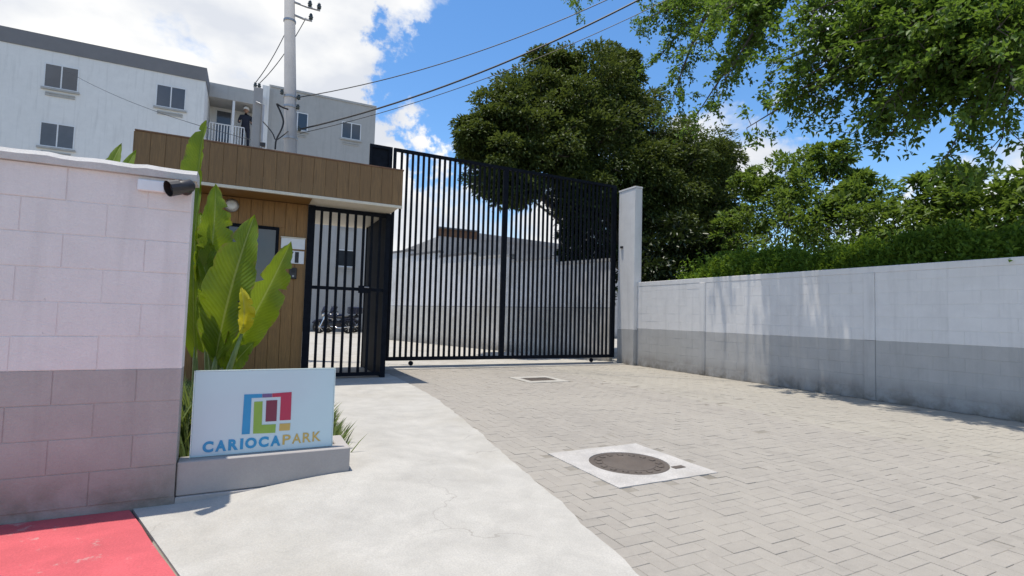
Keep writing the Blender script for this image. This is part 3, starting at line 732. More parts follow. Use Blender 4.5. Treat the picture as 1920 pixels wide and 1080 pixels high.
MB().lathe((0.66, 9.955, 1.85), [(0.018, 0), (0.018, -0.006)], 12, 'y').build('call_button', M['steel'], ic)
for k in range(4): MB().box(0.625, 0.695, 9.952, 9.956, 1.915+k*0.018, 1.924+k*0.018).build('speaker_slot', M['rubber'], ic)

# ------------------------------------------------------------------ gates
def bar_mesh(name, w, d, z0, z1): return MB().box(-w/2, w/2, -d/2, d/2, z0, z1).mesh(name, M['black'])
PG = empty('pedestrian_gate', (1.6, 10.0, 0), 'narrow black barred pedestrian gate under the guardhouse canopy', 'gate')
MB().box(0.868, 0.985, 9.95, 10.05, 0.0, 3.154).build('post', M['black'], PG)
MB().box(2.265, 2.36, 9.95, 10.05, 0.0, 3.154).build('post', M['black'], PG)
MB().box(0.986, 2.264, 9.97, 10.03, 3.08, 3.152).build('top_rail', M['black'], PG)
MB().box(0.986, 2.264, 9.97, 10.03, 0.05, 0.115).build('bottom_rail', M['black'], PG)
MB().box(0.986, 2.264, 9.972, 10.028, 1.64, 1.70).build('middle_rail', M['black'], PG)
for z0, z1 in ((0.116, 1.639), (1.701, 3.079)):
    me = bar_mesh('bar', 0.045, 0.045, z0, z1)
    for k in range(8): place('bar', me, (1.10+k*0.152, 10.0, 0), PG)
MB().box(1.80, 2.02, 9.93, 9.969, 1.60, 1.74, 0.006).build('lock_box', M['black'], PG)
MB().tube([(1.98, 9.93, 1.71), (1.98, 9.90, 1.71), (1.90, 9.895, 1.71)], 0.012, 8).build('handle', M['steel'], PG)
# barred return fence from the pedestrian gate back to the big gate
SF = empty('side_fence', (2.3, 11.0, 0), 'black barred fence running back from the pedestrian gate to the sliding gate', 'fence')
for z0, z1, nm in ((0.03, 0.10, 'bottom_rail'), (1.64, 1.70, 'middle_rail'), (3.08, 3.15, 'top_rail')):
    MB().box(2.285, 2.345, 10.052, 11.80, z0, z1).build(nm, M['black'], SF)
for z0, z1 in ((0.101, 1.639), (1.701, 3.079)):
    me = bar_mesh('bar', 0.045, 0.045, z0, z1)
    for k in range(13): place('bar', me, (2.315, 10.12+k*0.132, 0), SF)
MB().box(2.280, 2.284, 10.06, 11.78, 0.10, 3.08).build('backing_sheet', M['black'], SF)
GT = empty('gate_tower', (2.55, 11.95, 0), 'tall black sheet metal guide post beside the sliding gate', 'gate post')
MB().box(2.30, 2.76, 11.95, 12.02, 0.0, 5.06).build('sheet_panel', M['black'], GT)
MB().box(2.28, 2.34, 11.90, 11.949, 0.0, 5.10).build('post', M['black'], GT)
MB().box(2.34, 2.80, 11.90, 11.949, 5.03, 5.10).build('cap_rail', M['black'], GT)
MB().box(2.72, 2.80, 11.90, 11.949, 0.0, 5.029).build('post', M['black'], GT)
BG = empty('sliding_gate', (6.0, 11.85, 0.08), 'very tall black sliding gate of slim vertical bars', 'gate')
gx0, gx1, gz0, gz1, gy = 2.815, 9.265, 0.15, 5.07, 11.85
MB().box(gx0, gx1, gy-0.04, gy+0.04, gz1-0.07, gz1).build('top_rail', M['black'], BG)
MB().box(gx0, gx1, gy-0.04, gy+0.04, gz0, gz0+0.085).build('bottom_rail', M['black'], BG)
zz0, zz1 = gz0+0.086, gz1-0.071
for a, b, nm in ((gx0, gx0+0.06, 'end_stile'), (5.66, 5.79, 'middle_stile'), (gx1-0.13, gx1, 'end_stile')):
    MB().box(a, b, gy-0.04, gy+0.04, zz0, zz1).build(nm, M['black'], BG)
me = bar_mesh('bar', 0.052, 0.04, zz0, zz1)
for a, b, n in ((gx0+0.06, 5.66, 20), (5.79, gx1-0.13, 24)):
    for k in range(n): place('bar', me, (a+(b-a)*(k+1)/(n+1), gy, 0), BG)
for x in (3.4, 8.5): MB().lathe((x, gy-0.02, 0.085), [(0.055, 0), (0.055, 0.04)], 16, 'y').build('roller', M['black'], BG)
MB().box(2.9, 9.25, gy-0.015, gy+0.015, 0.009, 0.026).build('floor_track', M['steel'], BG)

# ------------------------------------------------------------------ inside the gate: angled yard wall, neighbour's building
IW = empty('yard_wall', (7.3, 18.5, 0), 'stained white and grey yard wall angling away behind the sliding gate', 'wall')
A, B = np.array([9.30, 12.1]), np.array([5.55, 24.1]); dv = B-A; L = np.linalg.norm(dv); dv = dv/L; nv = np.array([dv[1], -dv[0]])
if nv[0] < 0: nv = -nv
def wall_seg(t0, t1, z0, z1, mat, name, off=0.0, th=0.18):
    c = [A+dv*t0+nv*off, A+dv*t1+nv*off, A+dv*t1+nv*(off+th), A+dv*t0+nv*(off+th)]
    vs = [(p[0], p[1], z) for z in (z0, z1) for p in c]
    return MB().add(vs, [(0, 1, 2, 3), (4, 5, 6, 7), (0, 1, 5, 4), (1, 2, 6, 5), (2, 3, 7, 6), (3, 0, 4, 7)]).build(name, mat, IW)
nseg = 6
for k in range(nseg):
    t0, t1 = L*k/nseg, L*(k+1)/nseg; zt = 2.85+1.25*(k+0.3)/nseg
    wall_seg(t0+0.003, t1-0.003, 0.0, 1.545, M['inner_grey'], 'lower_panel')
    wall_seg(t0+0.003, t1-0.003, 1.565, zt, M['inner_white'], 'upper_panel')
    wall_seg(t0, t1, 1.546, 1.564, M['apt_dark'], 'band_joint', 0.02, 0.14)  # dark grey joint line between the grey and white panels
    wall_seg(t0+0.001, t1-0.001, zt+0.002, zt+0.09, M['apt_dark'] if k > 2 else M['coping'], 'coping', -0.03, 0.24)
NB = empty('neighbour_building', (14, 27, 0), 'grey neighbouring building with a rusty brown parapet behind the yard wall', 'building')
MB().box(8.75, 24, 26.0, 34, 0, 5.36).build('wall', M['nbr'], NB)
MB().box(8.80, 10.9, 25.96, 26.3, 5.362, 5.76).build('parapet_sheet', M['rust'], NB)
MB().box(8.68, 11.0, 25.88, 26.35, 5.762, 5.84).build('parapet_cap', M['apt_dark'], NB)
MB().add([(10.91, 25.97, 5.362), (24, 25.97, 5.362), (24, 26.25, 5.362), (10.91, 26.25, 5.362), (10.91, 25.97, 5.72), (24, 25.97, 5.40), (24, 26.25, 5.40), (10.91, 26.25, 5.72)],
         [(0, 1, 2, 3), (4, 5, 6, 7), (0, 1, 5, 4), (1, 2, 6, 5), (2, 3, 7, 6), (3, 0, 4, 7)]).build('parapet', M['nbr'], NB)
for k, x in enumerate((12.0, 14.8)):
    w_ = MB()
    w_.box(x, x+1.2, 25.95, 25.998, 3.2, 4.2); w_ = w_.build('window', M['apt_dark'], NB)
    MB().box(x+0.06, x+1.14, 25.93, 25.949, 3.26, 4.14).build('pane', M['glass_apt'], w_)

# ------------------------------------------------------------------ apartment building
AB = empty('apartment_building', (0, 34, 0), 'pale grey five storey apartment block with a grey parapet and recessed balcony', 'building')
def apt_window(x, y, zc, w=1.17, h=1.0, mat='glass_apt'):
    m = MB(); f = 0.05; x0, x1, z0, z1 = x-w/2, x+w/2, zc-h/2, zc+h/2
    for b in ((x0, x1, z0, z0+f), (x0, x1, z1-f, z1), (x0, x0+f, z0+f, z1-f), (x1-f, x1, z0+f, z1-f), (x-f/2, x+f/2, z0+f, z1-f)): m.box(b[0], b[1], y-0.03, y-0.002, b[2], b[3])
    w_ = m.build('window', M['white_metal'], AB)
    MB().box(x0+f, x-f/2, y-0.018, y-0.010, z0+f, z1-f).build('pane', M[mat], w_)
    MB().box(x+f/2, x1-f, y-0.014, y-0.006, z0+f, z1-f).build('pane', M[mat], w_)
    MB().box(x0-0.06, x1+0.06, y-0.09, y-0.002, z0-0.09, z0-0.002).build('sill', M['apt_mid'], w_)
    for k in range(2): MB().box(x0+0.1, x1-0.1, y-0.045, y-0.002, z0-0.26-k*0.1, z0-0.20-k*0.1).build('vent_slat', M['apt_mid'], w_)
YL, YM, YR = 30.0, 32.0, 33.0
pl = onY(387, 128, YL); xl = pl[0]; zl = pl[2]; zlow = onY(387, 153, YL)[2]
MB().box(-24, xl, YL, 44, 0, zlow).build('west_wing', M['apt'], AB)
MB().box(-24.03, xl+0.03, YL-0.04, 44, zlow+0.003, zl).build('west_parapet', M['apt_dark'], AB)
wc = (onY(298, 160, YL)+onY(343, 205, YL))/2
for fl in range(3, 5):
    for x in (wc[0], wc[0]-4.2, wc[0]-8.0, wc[0]-12.2): apt_window(x, YL, wc[2]-2.7*(4-fl), 1.25, 1.12)
# recessed middle with the top balcony
xm0, xm1 = xl+0.002, onY(492, 170, YM)[0]
zc1 = onY(430, 187, YM)[2]; ztm = onY(430, 161, YM)[2]; zfl = onY(430, 272, YM)[2]
MB().box(xm0, xm1, YM+1.6, 44, 0, ztm-0.02).build('middle_wall', M['apt'], AB)
MB().box(xm0, xm1, YM, YM+1.598, zc1, ztm).build('balcony_roof', M['apt_mid'], AB)
MB().box(xm0, xm1, YM, YM+1.598, zfl-0.18, zfl).build('balcony_floor', M['apt_mid'], AB)
for fl in range(1, 4): MB().box(xm0, xm1, YM, YM+1.598, zfl-0.18-2.7*fl, zfl-2.7*fl).build('balcony_floor', M['apt_mid'], AB)
d0, d1 = onY(405, 205, YM+1.6), onY(433, 262, YM+1.6)
bd_ = MB()
for b in ((d0[0], d1[0], d0[2]-0.06, d0[2]), (d0[0], d0[0]+0.06, zfl, d0[2]-0.06), (d1[0]-0.06, d1[0], zfl, d0[2]-0.06)): bd_.box(b[0], b[1], YM+1.56, YM+1.598, b[2], b[3])
bd_ = bd_.build('balcony_door', M['white_metal'], AB)
MB().box(d0[0]+0.06, d1[0]-0.06, YM+1.57, YM+1.59, zfl+0.01, d0[2]-0.06).build('pane', M['glass_apt'], bd_)
px_ = onY(437, 220, YM)[0]; MB().box(px_-0.06, px_+0.06, YM+0.02, YM+0.14, zfl+0.001, zc1-0.001).build('balcony_post', M['white_metal'], AB)
rx0, rx1 = onY(393, 235, YM)[0], onY(458, 240, YM)[0]; rt = zfl+1.12
RL = MB().box(rx0, rx1, YM+0.02, YM+0.07, rt-0.05, rt).build('balcony_railing', M['white_metal'], AB)
MB().box(rx0, rx1, YM+0.03, YM+0.06, zfl+0.08, zfl+0.12).build('bottom_rail', M['white_metal'], RL)
for k in range(13):
    x = rx0+(rx1-rx0)*k/12; MB().box(x-0.022, x+0.022, YM+0.03, YM+0.06, zfl+0.12, rt-0.051).build('baluster', M['white_metal'], RL)
# stair column and east wing
xs0, xs1 = xm1+0.002, onY(506, 160, YR)[0]
MB().box(xs0, xs1-0.002, YR-0.4, 44, 0, onY(498, 165, YR)[2]).build('stair_column', M['apt'], AB)
pr = onY(705, 200, YR); zr = onY(600, 178, YR)[2]
MB().box(xs1, pr[0], YR, 44, 0, zr-0.12).build('east_wing', M['apt_mid'], AB)
MB().box(xs1-0.02, pr[0]+0.03, YR-0.05, 44, zr-0.118, zr).build('east_parapet_cap', M['apt_mid'], AB)
w1 = (onY(641, 228, YR)+onY(676, 264, YR))/2; w2 = (onY(540, 208, YR)+onY(575, 246, YR))/2
for fl in range(5):
    if fl: apt_window(w1[0], YR, w1[2]-2.66*(4-fl), 1.17, 1.05, 'glass')
    apt_window(w2[0], YR, w2[2]-2.66*(4-fl), 1.17, 1.1, 'glass')

# ------------------------------------------------------------------ poles and overhead wires
UP = empty('utility_pole', (0.72, 14, 0), 'round grey concrete utility pole rising behind the guardhouse', 'pole')
pb = onY(545, 290, 14); pt = onY(543, 0, 14); sl = (pt-pb)/(pt[2]-pb[2])
p0 = pb-sl*pb[2]; ptop = pb+sl*(10.6-pb[2])
def onpole(z, dx=0, dy=0): q = pb+sl*(z-pb[2]); return np.array([q[0]+dx, q[1]+dy, z])
MB().tube([p0, onpole(5), ptop], [0.19, 0.155, 0.115], 20).build('shaft', M['pole'], UP, True)
for z in (5.55, 6.35, 6.6, 8.55, 9.35):
    c = onpole(z); r = 0.165-(z-5)*0.0075
    MB().lathe((c[0], c[1], z-0.03), [(r, 0), (r+0.012, 0.005), (r+0.012, 0.055), (r, 0.06)], 18).build('steel_band', M['steel'], UP)
def insul(c, h=0.16, r=0.055): return MB().lathe(c, [(0.02, 0), (r, 0.02), (r*0.7, 0.05), (r*1.1, 0.07), (r*0.6, 0.10), (r*0.8, 0.12), (0.02, h)], 12)
for zz, ln in ((9.05, 0.62), (8.72, 0.42)):
    a = onpole(zz, 0.1, -0.05)
    arm = MB().tube([a, a+np.array([ln*0.5, -0.06, -0.07]), a+np.array([ln, -0.1, -0.09])], 0.028, 8).build('bracket_arm', M['steel'], UP)
    insul(a+np.array([ln-0.03, -0.1, -0.06])).build('insulator', M['porcelain'], arm, True)
    if ln > 0.5: insul(a+np.array([ln*0.6, -0.07, -0.04])).build('insulator', M['porcelain'], arm, True)
for k, (z, dx) in enumerate(((6.55, 0.19), (6.3, 0.17), (6.6, -0.2), (5.75, 0.2))):
    c = onpole(z, dx, -0.08); insul(c, 0.13, 0.045).build('spool_insulator', M['porcelain'], UP, True)
def loops(pts, r=0.014):
    P = [onY(x, y, Y) for x, y, Y in pts]; Q = []
    for i in range(len(P)-1):
        for t in np.linspace(0, 1, 5)[:-1]: Q.append(P[i]*(1-t)+P[i+1]*t)
    Q.append(P[-1])
    for _ in range(3): Q = [Q[0]]+[(Q[i-1]+2*Q[i]+Q[i+1])/4 for i in range(1, len(Q)-1)]+[Q[-1]]
    return MB().tube(Q, r, 6)
loops([(540, 205, 13.82), (526, 200, 13.7), (517, 192, 13.7), (525, 207, 13.7), (533, 228, 13.75), (527, 245, 13.7), (517, 262, 13.7), (516, 280, 13.7)], 0.022).build('hanging_cable', M['cable'], UP)
loops([(493, 228, 13.8), (504, 240, 13.7), (513, 252, 13.7), (516, 265, 13.7), (531, 254, 13.7), (540, 246, 13.82)], 0.014).build('hanging_cable', M['cable'], UP)
# square service post with its conduit
SP = empty('service_post', (-0.1, 14.6, 0), 'slim square concrete service post with insulators beside the utility pole', 'post')
q0, q1 = onY(476, 165, 14.6), onY(495, 168, 14.6)
MB().box(q0[0], q1[0]-0.02, 14.5, 14.68, 0, q0[2], 0.01).build('shaft', M['pole'], SP)
for dx in (0.03, 0.12): insul((q0[0]+dx, 14.58, q0[2]-0.002), 0.15, 0.045).build('insulator', M['porcelain'], SP, True)
MB().tube([(q1[0]-0.0, 14.45, 0.2), (q1[0]-0.0, 14.45, onY(487, 197, 14.5)[2]), (q0[0]+0.06, 14.43, onY(478, 193, 14.5)[2])], 0.03, 8).build('conduit', M['steel'], SP, True)
MB().box(q1[0]-0.03, q1[0]+0.10, 14.40, 14.53, onY(490, 272, 14.5)[2]-0.05, onY(490, 272, 14.5)[2]+0.05, 0.008).build('meter_box', M['cam_black'], SP)
def wire(p, q, sag, r, label, group=None):
    P = [p*(1-t)+q*t-np.array([0, 0, sag*4*t*(1-t)]) for t in np.linspace(0, 1, 24)]
    o = MB().tube(P, r, 5).build('overhead_wire', M['cable']); return tag(o, label, 'wire', group)
def wire_px(p, x1, y1, x2, y2, dist, sag, r, label):
    """passes p and the sight lines through two pixels, ending beyond the frame on a pole across the street"""
    q = at(x2, y2, dist)
    return wire(p, q, sag, r, label)
wire_px(onpole(6.62, 0.22, -0.1), 0, 0, 1260, -60, 15, 0.42, 0.012, 'thin black overhead wire strung highest from the utility pole across the sky')
wire_px(onpole(5.80, 0.22, -0.1), 0, 0, 1330, -72, 14, 0.42, 0.021, 'thick black overhead cable strung from the lowest clamp of the utility pole')
wire_px(onpole(5.72, 0.22, -0.02), 0, 0, 1330, -40, 14.4, 0.38, 0.009, 'thin grey wire running just under the thick overhead cable')
wire(np.array([q0[0]+0.03, 14.58, q0[2]+0.14]), onpole(8.55, 0.0, 0.16), 0.12, 0.010, 'drop wire from the utility pole to the outer insulator of the service post')
wire(np.array([q0[0]+0.12, 14.58, q0[2]+0.14]), onpole(8.70, 0.38, -0.1), 0.15, 0.010, 'drop wire from the bracket insulator to the inner insulator of the service post')
wire(onY(120, 130, 28.5), onY(470, 262, 14.3), 0.25, 0.008, 'faint thin cable crossing in front of the west apartment wing')

# ------------------------------------------------------------------ vegetation
def tree(name, label, cat, base, blobs, mat, nsub, nleaf, ll, lw, trunk_r, seed, sub_r=0.3, droop=0.3, inner=0.15, group=None, fork=None, flat=0.85):
    """blobs: (centre xyz, radius). Leaves sit on many small clumps spread over each blob, so gaps and shade come by themselves"""
    r = np.random.default_rng(seed); root = empty(name, base, label, cat, group)
    base = np.array(base, float); P, D, N = [], [], []
    tb = MB(); lim = MB()
    fk = np.array(fork if fork is not None else base+np.array([0, 0, 2.0]), float)
    tb.tube([base-np.array([0, 0, 0.1]), base+(fk-base)*0.15, base+(fk-base)*0.55+r.normal(0, trunk_r*0.3, 3)*[1, 1, 0], fk], [trunk_r*1.5, trunk_r*1.05, trunk_r*0.9, trunk_r*0.8], 12)
    for c, R in blobs:
        c = np.array(c, float)
        m = fk*0.5+c*0.5+r.normal(0, 0.25, 3)*R*0.4
        lr = trunk_r*0.45*min(1, R/2)
        lim.tube([fk-(fk-base)*0.05, m, c, c+np.array([0, 0, R*0.3])], [lr*1.4, lr, lr*0.55, lr*0.2], 7)
        u = unit(r.normal(0, 1, (nsub, 3))); u[:, 2] = np.abs(u[:, 2])*0.75+u[:, 2]*0.25 if False else u[:, 2]
        rad = R*(0.55+0.5*r.random(nsub)**0.6)
        sc_ = c+u*rad[:, None]*np.array([1, 1, flat]); sr = R*sub_r*(0.6+0.8*r.random(nsub))
        for k in range(nsub):
            if k % 3 == 0: lim.tube([c, c*0.45+sc_[k]*0.55+r.normal(0, 0.1, 3)*R*0.2, sc_[k]], [lr*0.4, lr*0.28, 0.012], 5, False)
            n = max(3, int(nleaf*(sr[k]/(R*sub_r))**2))
            w = unit(r.normal(0, 1, (n, 3))); w[:, 2] = np.where(r.random(n) < 0.75, np.abs(w[:, 2]), w[:, 2])
            q = sc_[k]+w*(sr[k]*(0.55+0.45*r.random(n)))[:, None]*np.array([1, 1, 0.75])
            P.append(q); dd = unit(w*0.7+u[k]*0.5+r.normal(0, 0.45, (n, 3))); dd[:, 2] -= droop; D.append(dd)
            N.append(unit(w*0.5+np.array([0, 0, 0.95])+r.normal(0, 0.4, (n, 3))))
        n = int(nsub*nleaf*inner); q = c+unit(r.normal(0, 1, (n, 3)))*(R*0.7*r.random(n)**0.5)[:, None]
        P.append(q); D.append(r.normal(0, 1, (n, 3))); N.append(unit(r.normal(0, 0.6, (n, 3))+[0, 0, 1]))
    P, D, N = map(np.concatenate, (P, D, N)); n = len(P)
    V, F = leaf_tris(P, D, N, ll*(0.65+0.7*r.random(n)), lw*(0.7+0.6*r.random(n)))
    place('crown', fast_mesh('crown_'+name, V, F, mat, base), base, root)
    tb.build('trunk', M['bark'], root, True); lim.build('limbs', M['bark'], root, True)
    return root

# large dark tree behind the gate: lobes laid out from where its outline shows, 13 to 20 m back
BL = []
for x, y, R, Y in ((1080, 150, 1.75, 16.2), (1000, 190, 1.5, 15.8), (940, 230, 1.4, 15.6), (890, 255, 1.0, 15.2), (870, 262, 0.6, 15.0), (1040, 205, 1.6, 15.6), (1230, 340, 1.6, 14.6), (1330, 300, 1.0, 15.6), (1150, 180, 1.7, 16.5), (1190, 240, 1.9, 16.0),
                   (920, 310, 1.2, 14.8), (1000, 280, 1.6, 15.0), (1090, 290, 1.9, 15.2), (1150, 350, 2.0, 15.4), (1260, 290, 1.7, 15.6), (1300, 340, 1.6, 15.6),
                   (1220, 400, 1.9, 14.8), (1080, 350, 1.1, 14.4), (1310, 420, 1.5, 15.0), (1030, 120, 1.1, 16.4), (1340, 400, 1.1, 15.2), (1150, 110, 1.0, 16.6), (940, 345, 0.65, 14.2)):
    BL.append((onY(x+(28 if x < 960 else 8), y+(26 if y < 215 else 8), Y), R))
tree('mango_tree', 'large dark green spreading tree behind the sliding gate', 'tree', (12.9, 15.4, 0), BL, M['leaf_dark'], 46, 165, 0.14, 0.07, 0.30, 11, 0.33, 0.35, 0.25, fork=(12.6, 15.3, 3.0))
# shaded understory shrubs round its foot
US = []
for x, y, R, Y in ((1215, 500, 1.0, 12.9), (1260, 470, 1.1, 13.0), (1300, 500, 0.9, 12.6), (1220, 560, 1.0, 12.7), (1340, 470, 1.0, 12.6)):
    US.append((onY(x, y, Y), R))
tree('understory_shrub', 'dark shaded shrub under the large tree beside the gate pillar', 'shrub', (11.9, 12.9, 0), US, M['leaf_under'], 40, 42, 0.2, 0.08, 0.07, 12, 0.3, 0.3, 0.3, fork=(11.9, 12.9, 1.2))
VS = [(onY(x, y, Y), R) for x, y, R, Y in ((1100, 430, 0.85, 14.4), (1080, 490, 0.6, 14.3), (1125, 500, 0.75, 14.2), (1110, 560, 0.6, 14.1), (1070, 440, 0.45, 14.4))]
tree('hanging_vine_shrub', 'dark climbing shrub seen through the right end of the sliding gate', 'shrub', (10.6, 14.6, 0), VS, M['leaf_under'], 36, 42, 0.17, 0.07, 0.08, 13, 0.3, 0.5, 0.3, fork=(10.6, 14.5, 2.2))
# lighter trees over the wall
LT = [(onX(x, y, X), R) for x, y, R, X in ((1480, 330, 0.85, 15), (1560, 300, 0.55, 15), (1540, 370, 1.0, 14.6), (1430, 400, 0.9, 14.6), (1620, 380, 0.7, 14.8), (1600, 350, 0.45, 15), (1480, 420, 1.1, 14), (1580, 430, 1.0, 14), (1410, 350, 0.6, 15), (1660, 440, 0.8, 14), (1380, 450, 0.9, 14))]
tree('light_green_tree', 'small fresh green tree rising behind the hedge', 'tree', (14.6, 10.2, 0), LT, M['leaf_mid'], 34, 40, 0.16, 0.075, 0.10, 14, 0.3, 0.2, 0.1, fork=(14.6, 10.2, 2.0))
RT = [(onX(x, y, X), R) for x, y, R, X in ((1740, 420, 0.8, 13.6), (1820, 400, 0.9, 13.6), (1900, 420, 0.9, 13.4), (1780, 350, 0.6, 13.8), (1980, 380, 0.9, 13.4))]
tree('light_green_tree', 'leafy green tree behind the wall past the hedge end pilaster', 'tree', (13.9, 5.6, 0), RT, M['leaf_mid'], 34, 40, 0.16, 0.075, 0.10, 15, 0.3, 0.2, 0.12, fork=(13.9, 5.6, 2.0))
# clipped hedge along the back of the wall
r = np.random.default_rng(5); HG = empty('hedge', (10.3, 6.0, 0), 'dense clipped green hedge growing along the top of the white wall', 'hedge')
n = 78000
yy = r.uniform(-1.0, 10.2, n)
lump = 0.10*np.sin(yy*1.7)+0.07*np.sin(yy*4.3+1)+0.05*np.sin(yy*9.1)+0.04*np.sin(yy*17.3+2)
end = 1.0*np.clip((yy-9.5)/0.7, 0, 1)**2
side = r.random(n); q = r.random(n)
# battered face leaning back from the wall, rounded crest, and a filled body
xf = 9.66+0.95*q**1.15; zf_ = 2.02+(0.74+lump-end)*np.sin(q*pi/2)**0.9
xx = np.where(side < 0.62, xf+0.05*r.normal(0, 1, n), r.uniform(9.75, 11.2, n))
zz = np.where(side < 0.62, zf_-0.10*r.random(n)**2+0.03*r.normal(0, 1, n), 1.5+(1.14+lump-end)*r.random(n)**0.6*np.clip((xx-9.5)/0.8, 0.35, 1))
out = np.stack([-np.cos(q*pi/2)-0.15, 0*q, np.sin(q*pi/2)+0.45], 1)
P = np.stack([xx, yy, zz], 1)
D = unit(out+r.normal(0, 0.6, (n, 3))); N = unit(np.array([[-0.25, 0, 1]])+r.normal(0, 0.45, (n, 3)))
sh = r.uniform(0, 1, (420, 4)); SP_, SD, SN = [], [], []
for a in sh:           # stray shoots standing proud of the clipped face
    qq = a[0]; b0 = np.array([9.66+0.95*qq**1.15, -1+11*a[1], 2.02+0.70*sin(qq*pi/2)**0.9]); dd = unit(np.array([-0.35, 0, 1.0])+r.normal(0, 0.3, 3))
    for k in range(9): SP_.append(b0+dd*0.035*k*(0.5+a[2])); SD.append(unit(dd*0.6+r.normal(0, 0.6, 3))); SN.append(unit(np.array([0, 0, 1.0])+r.normal(0, 0.4, 3)))
P, D, N = np.concatenate([P, SP_]), np.concatenate([D, SD]), np.concatenate([N, SN]); n = len(P)
V, F = leaf_tris(P, D, N, 0.05+0.07*r.random(n), 0.03+0.035*r.random(n))
place('foliage', fast_mesh('hedge_foliage', V, F, M['leaf_hedge']), (0, 0, 0), HG)
for k in range(18):
    y = -0.8+k*0.62; MB().tube([(10.3, y, -0.05), (10.25, y+0.05, 1.2), (10.1, y-0.05, 2.0), (10.2, y+0.1, 2.6)], [0.03, 0.025, 0.018, 0.008], 6).build('stem', M['bark'], HG)

# overhanging tree: trunk behind the wall out to the right, arching boughs with fine foliage
OT = empty('overhanging_tree', (11.8, 0.4, 0), 'tall tree whose fine leafy boughs hang over the white wall', 'tree')
r = np.random.default_rng(21)
tr = MB().tube([(11.8, 0.4, -0.1), (11.7, 0.6, 1.8), (11.4, 1.0, 4.2), (11.0, 1.6, 6.4)], [0.36, 0.27, 0.23, 0.19], 12); tr.build('trunk', M['bark'], OT, True)
lim = MB(); P, D, N = [], [], []
T = [(1210, 35, 12.5), (1235, 110, 12.2), (1260, 190, 12.0), (1310, 80, 11.4), (1300, 225, 11.6), (1360, 150, 11.0), (1390, 40, 10.6), (1400, 240, 11.2), (1450, 120, 10.4), (1445, 200, 10.8), (1500, 60, 9.8), (1520, 215, 10.2), (1560, 140, 9.6), (1600, 250, 9.6), (1590, 60, 9.2),
     (1650, 165, 9.0), (1655, 270, 9.2), (1660, 70, 8.8), (1720, 215, 8.8), (1740, 110, 8.6), (1780, 285, 8.8), (1810, 190, 8.4), (1850, 90, 8.3), (1880, 260, 8.4), (1900, 170, 8.2), (1430, 10, 10.4), (1280, 10, 12.0), (1700, 20, 8.6), (1070, 12, 12.8), (1560, 10, 9.4), (1800, 20, 8.4), (1340, 20, 11.2), (1480, 160, 10.2), (1620, 110, 9.2), (1540, 60, 9.6), (1690, 130, 8.9), (1620, 20, 9.0), (1500, 120, 9.9)]
node0 = np.array([11.0, 1.6, 6.3])
T += [(int(r.uniform(1230, 1900)), int(r.uniform(-20, 200)), 0) for _ in range(26)]
hubs = [np.array(q) for q in ((10.2, 3.4, 7.6), (10.4, 4.9, 8.3), (10.0, 6.8, 8.8), (10.3, 3.2, 6.0), (10.2, 9.2, 9.4))]
for h in hubs: lim.tube([node0, node0*0.5+h*0.5+np.array([0, 0, 0.25]), h], [0.15, 0.11, 0.075], 9)
def spray(b, e, n_tw, leafn, ll, spread):
    """twigs along the outer part of a bough, each with a row of leaflets"""
    d = e-b; Lb = np.linalg.norm(d)
    mid = b*0.5+e*0.5+np.array([0, 0, 0.16*Lb])+r.normal(0, 0.05, 3)*Lb
    def bez(t): return b*(1-t)**2+mid*2*t*(1-t)+e*t*t
    lim.tube([bez(t) for t in np.linspace(0, 1, 8)], np.linspace(0.06, 0.008, 8), 6, False)
    for k in range(n_tw):
        t = 0.30+0.72*(k+r.random())/n_tw; t = min(t, 1.0); p = bez(t); tg = unit(bez(min(t+0.05, 1.05))-bez(t-0.05))
        td = unit(tg*0.7+r.normal(0, 0.75, 3)+np.array([0, 0, 0.02])); tl_ = spread*(0.6+0.8*r.random())
        m = 7; tp = [p+td*tl_*q/m-np.array([0, 0, 0.10*tl_*(q/m)**2]) for q in range(m+1)]
        lim.tube([tp[0], tp[3], tp[-1]], [0.007, 0.005, 0.002], 4, False)
        for q in range(leafn):
            s_ = 0.2+0.8*r.random()**0.7; i = s_*m; j = min(int(i), m-1); c = tp[j]*(1-(i-j))+tp[j+1]*(i-j)
            P.append(c+r.normal(0, 0.045, 3)); D.append(unit(td*0.55+r.normal(0, 0.75, 3)+np.array([0, 0, 0.0]))); N.append(unit(np.array([0, 0, 1.0])+r.normal(0, 0.45, 3)))
for (x, y, dd) in T:
    e = onX(x, y, 8.15+1.1*r.random()+max(0, (1400-x)/220)); h = min(hubs, key=lambda q: np.linalg.norm(q-e)+0.3*abs(q[2]-e[2])); spray(h, e, 26, 34, 0.1, 0.55)
P, D, N = map(np.array, (P, D, N)); n = len(P)
V, F = leaf_tris(P, D, N, 0.06+0.07*r.random(n), 0.038+0.034*r.random(n))
place('crown', fast_mesh('overhang_crown', V, F, M['leaf_bright']), (0, 0, 0), OT); lim.build('boughs', M['bark'], OT, True)

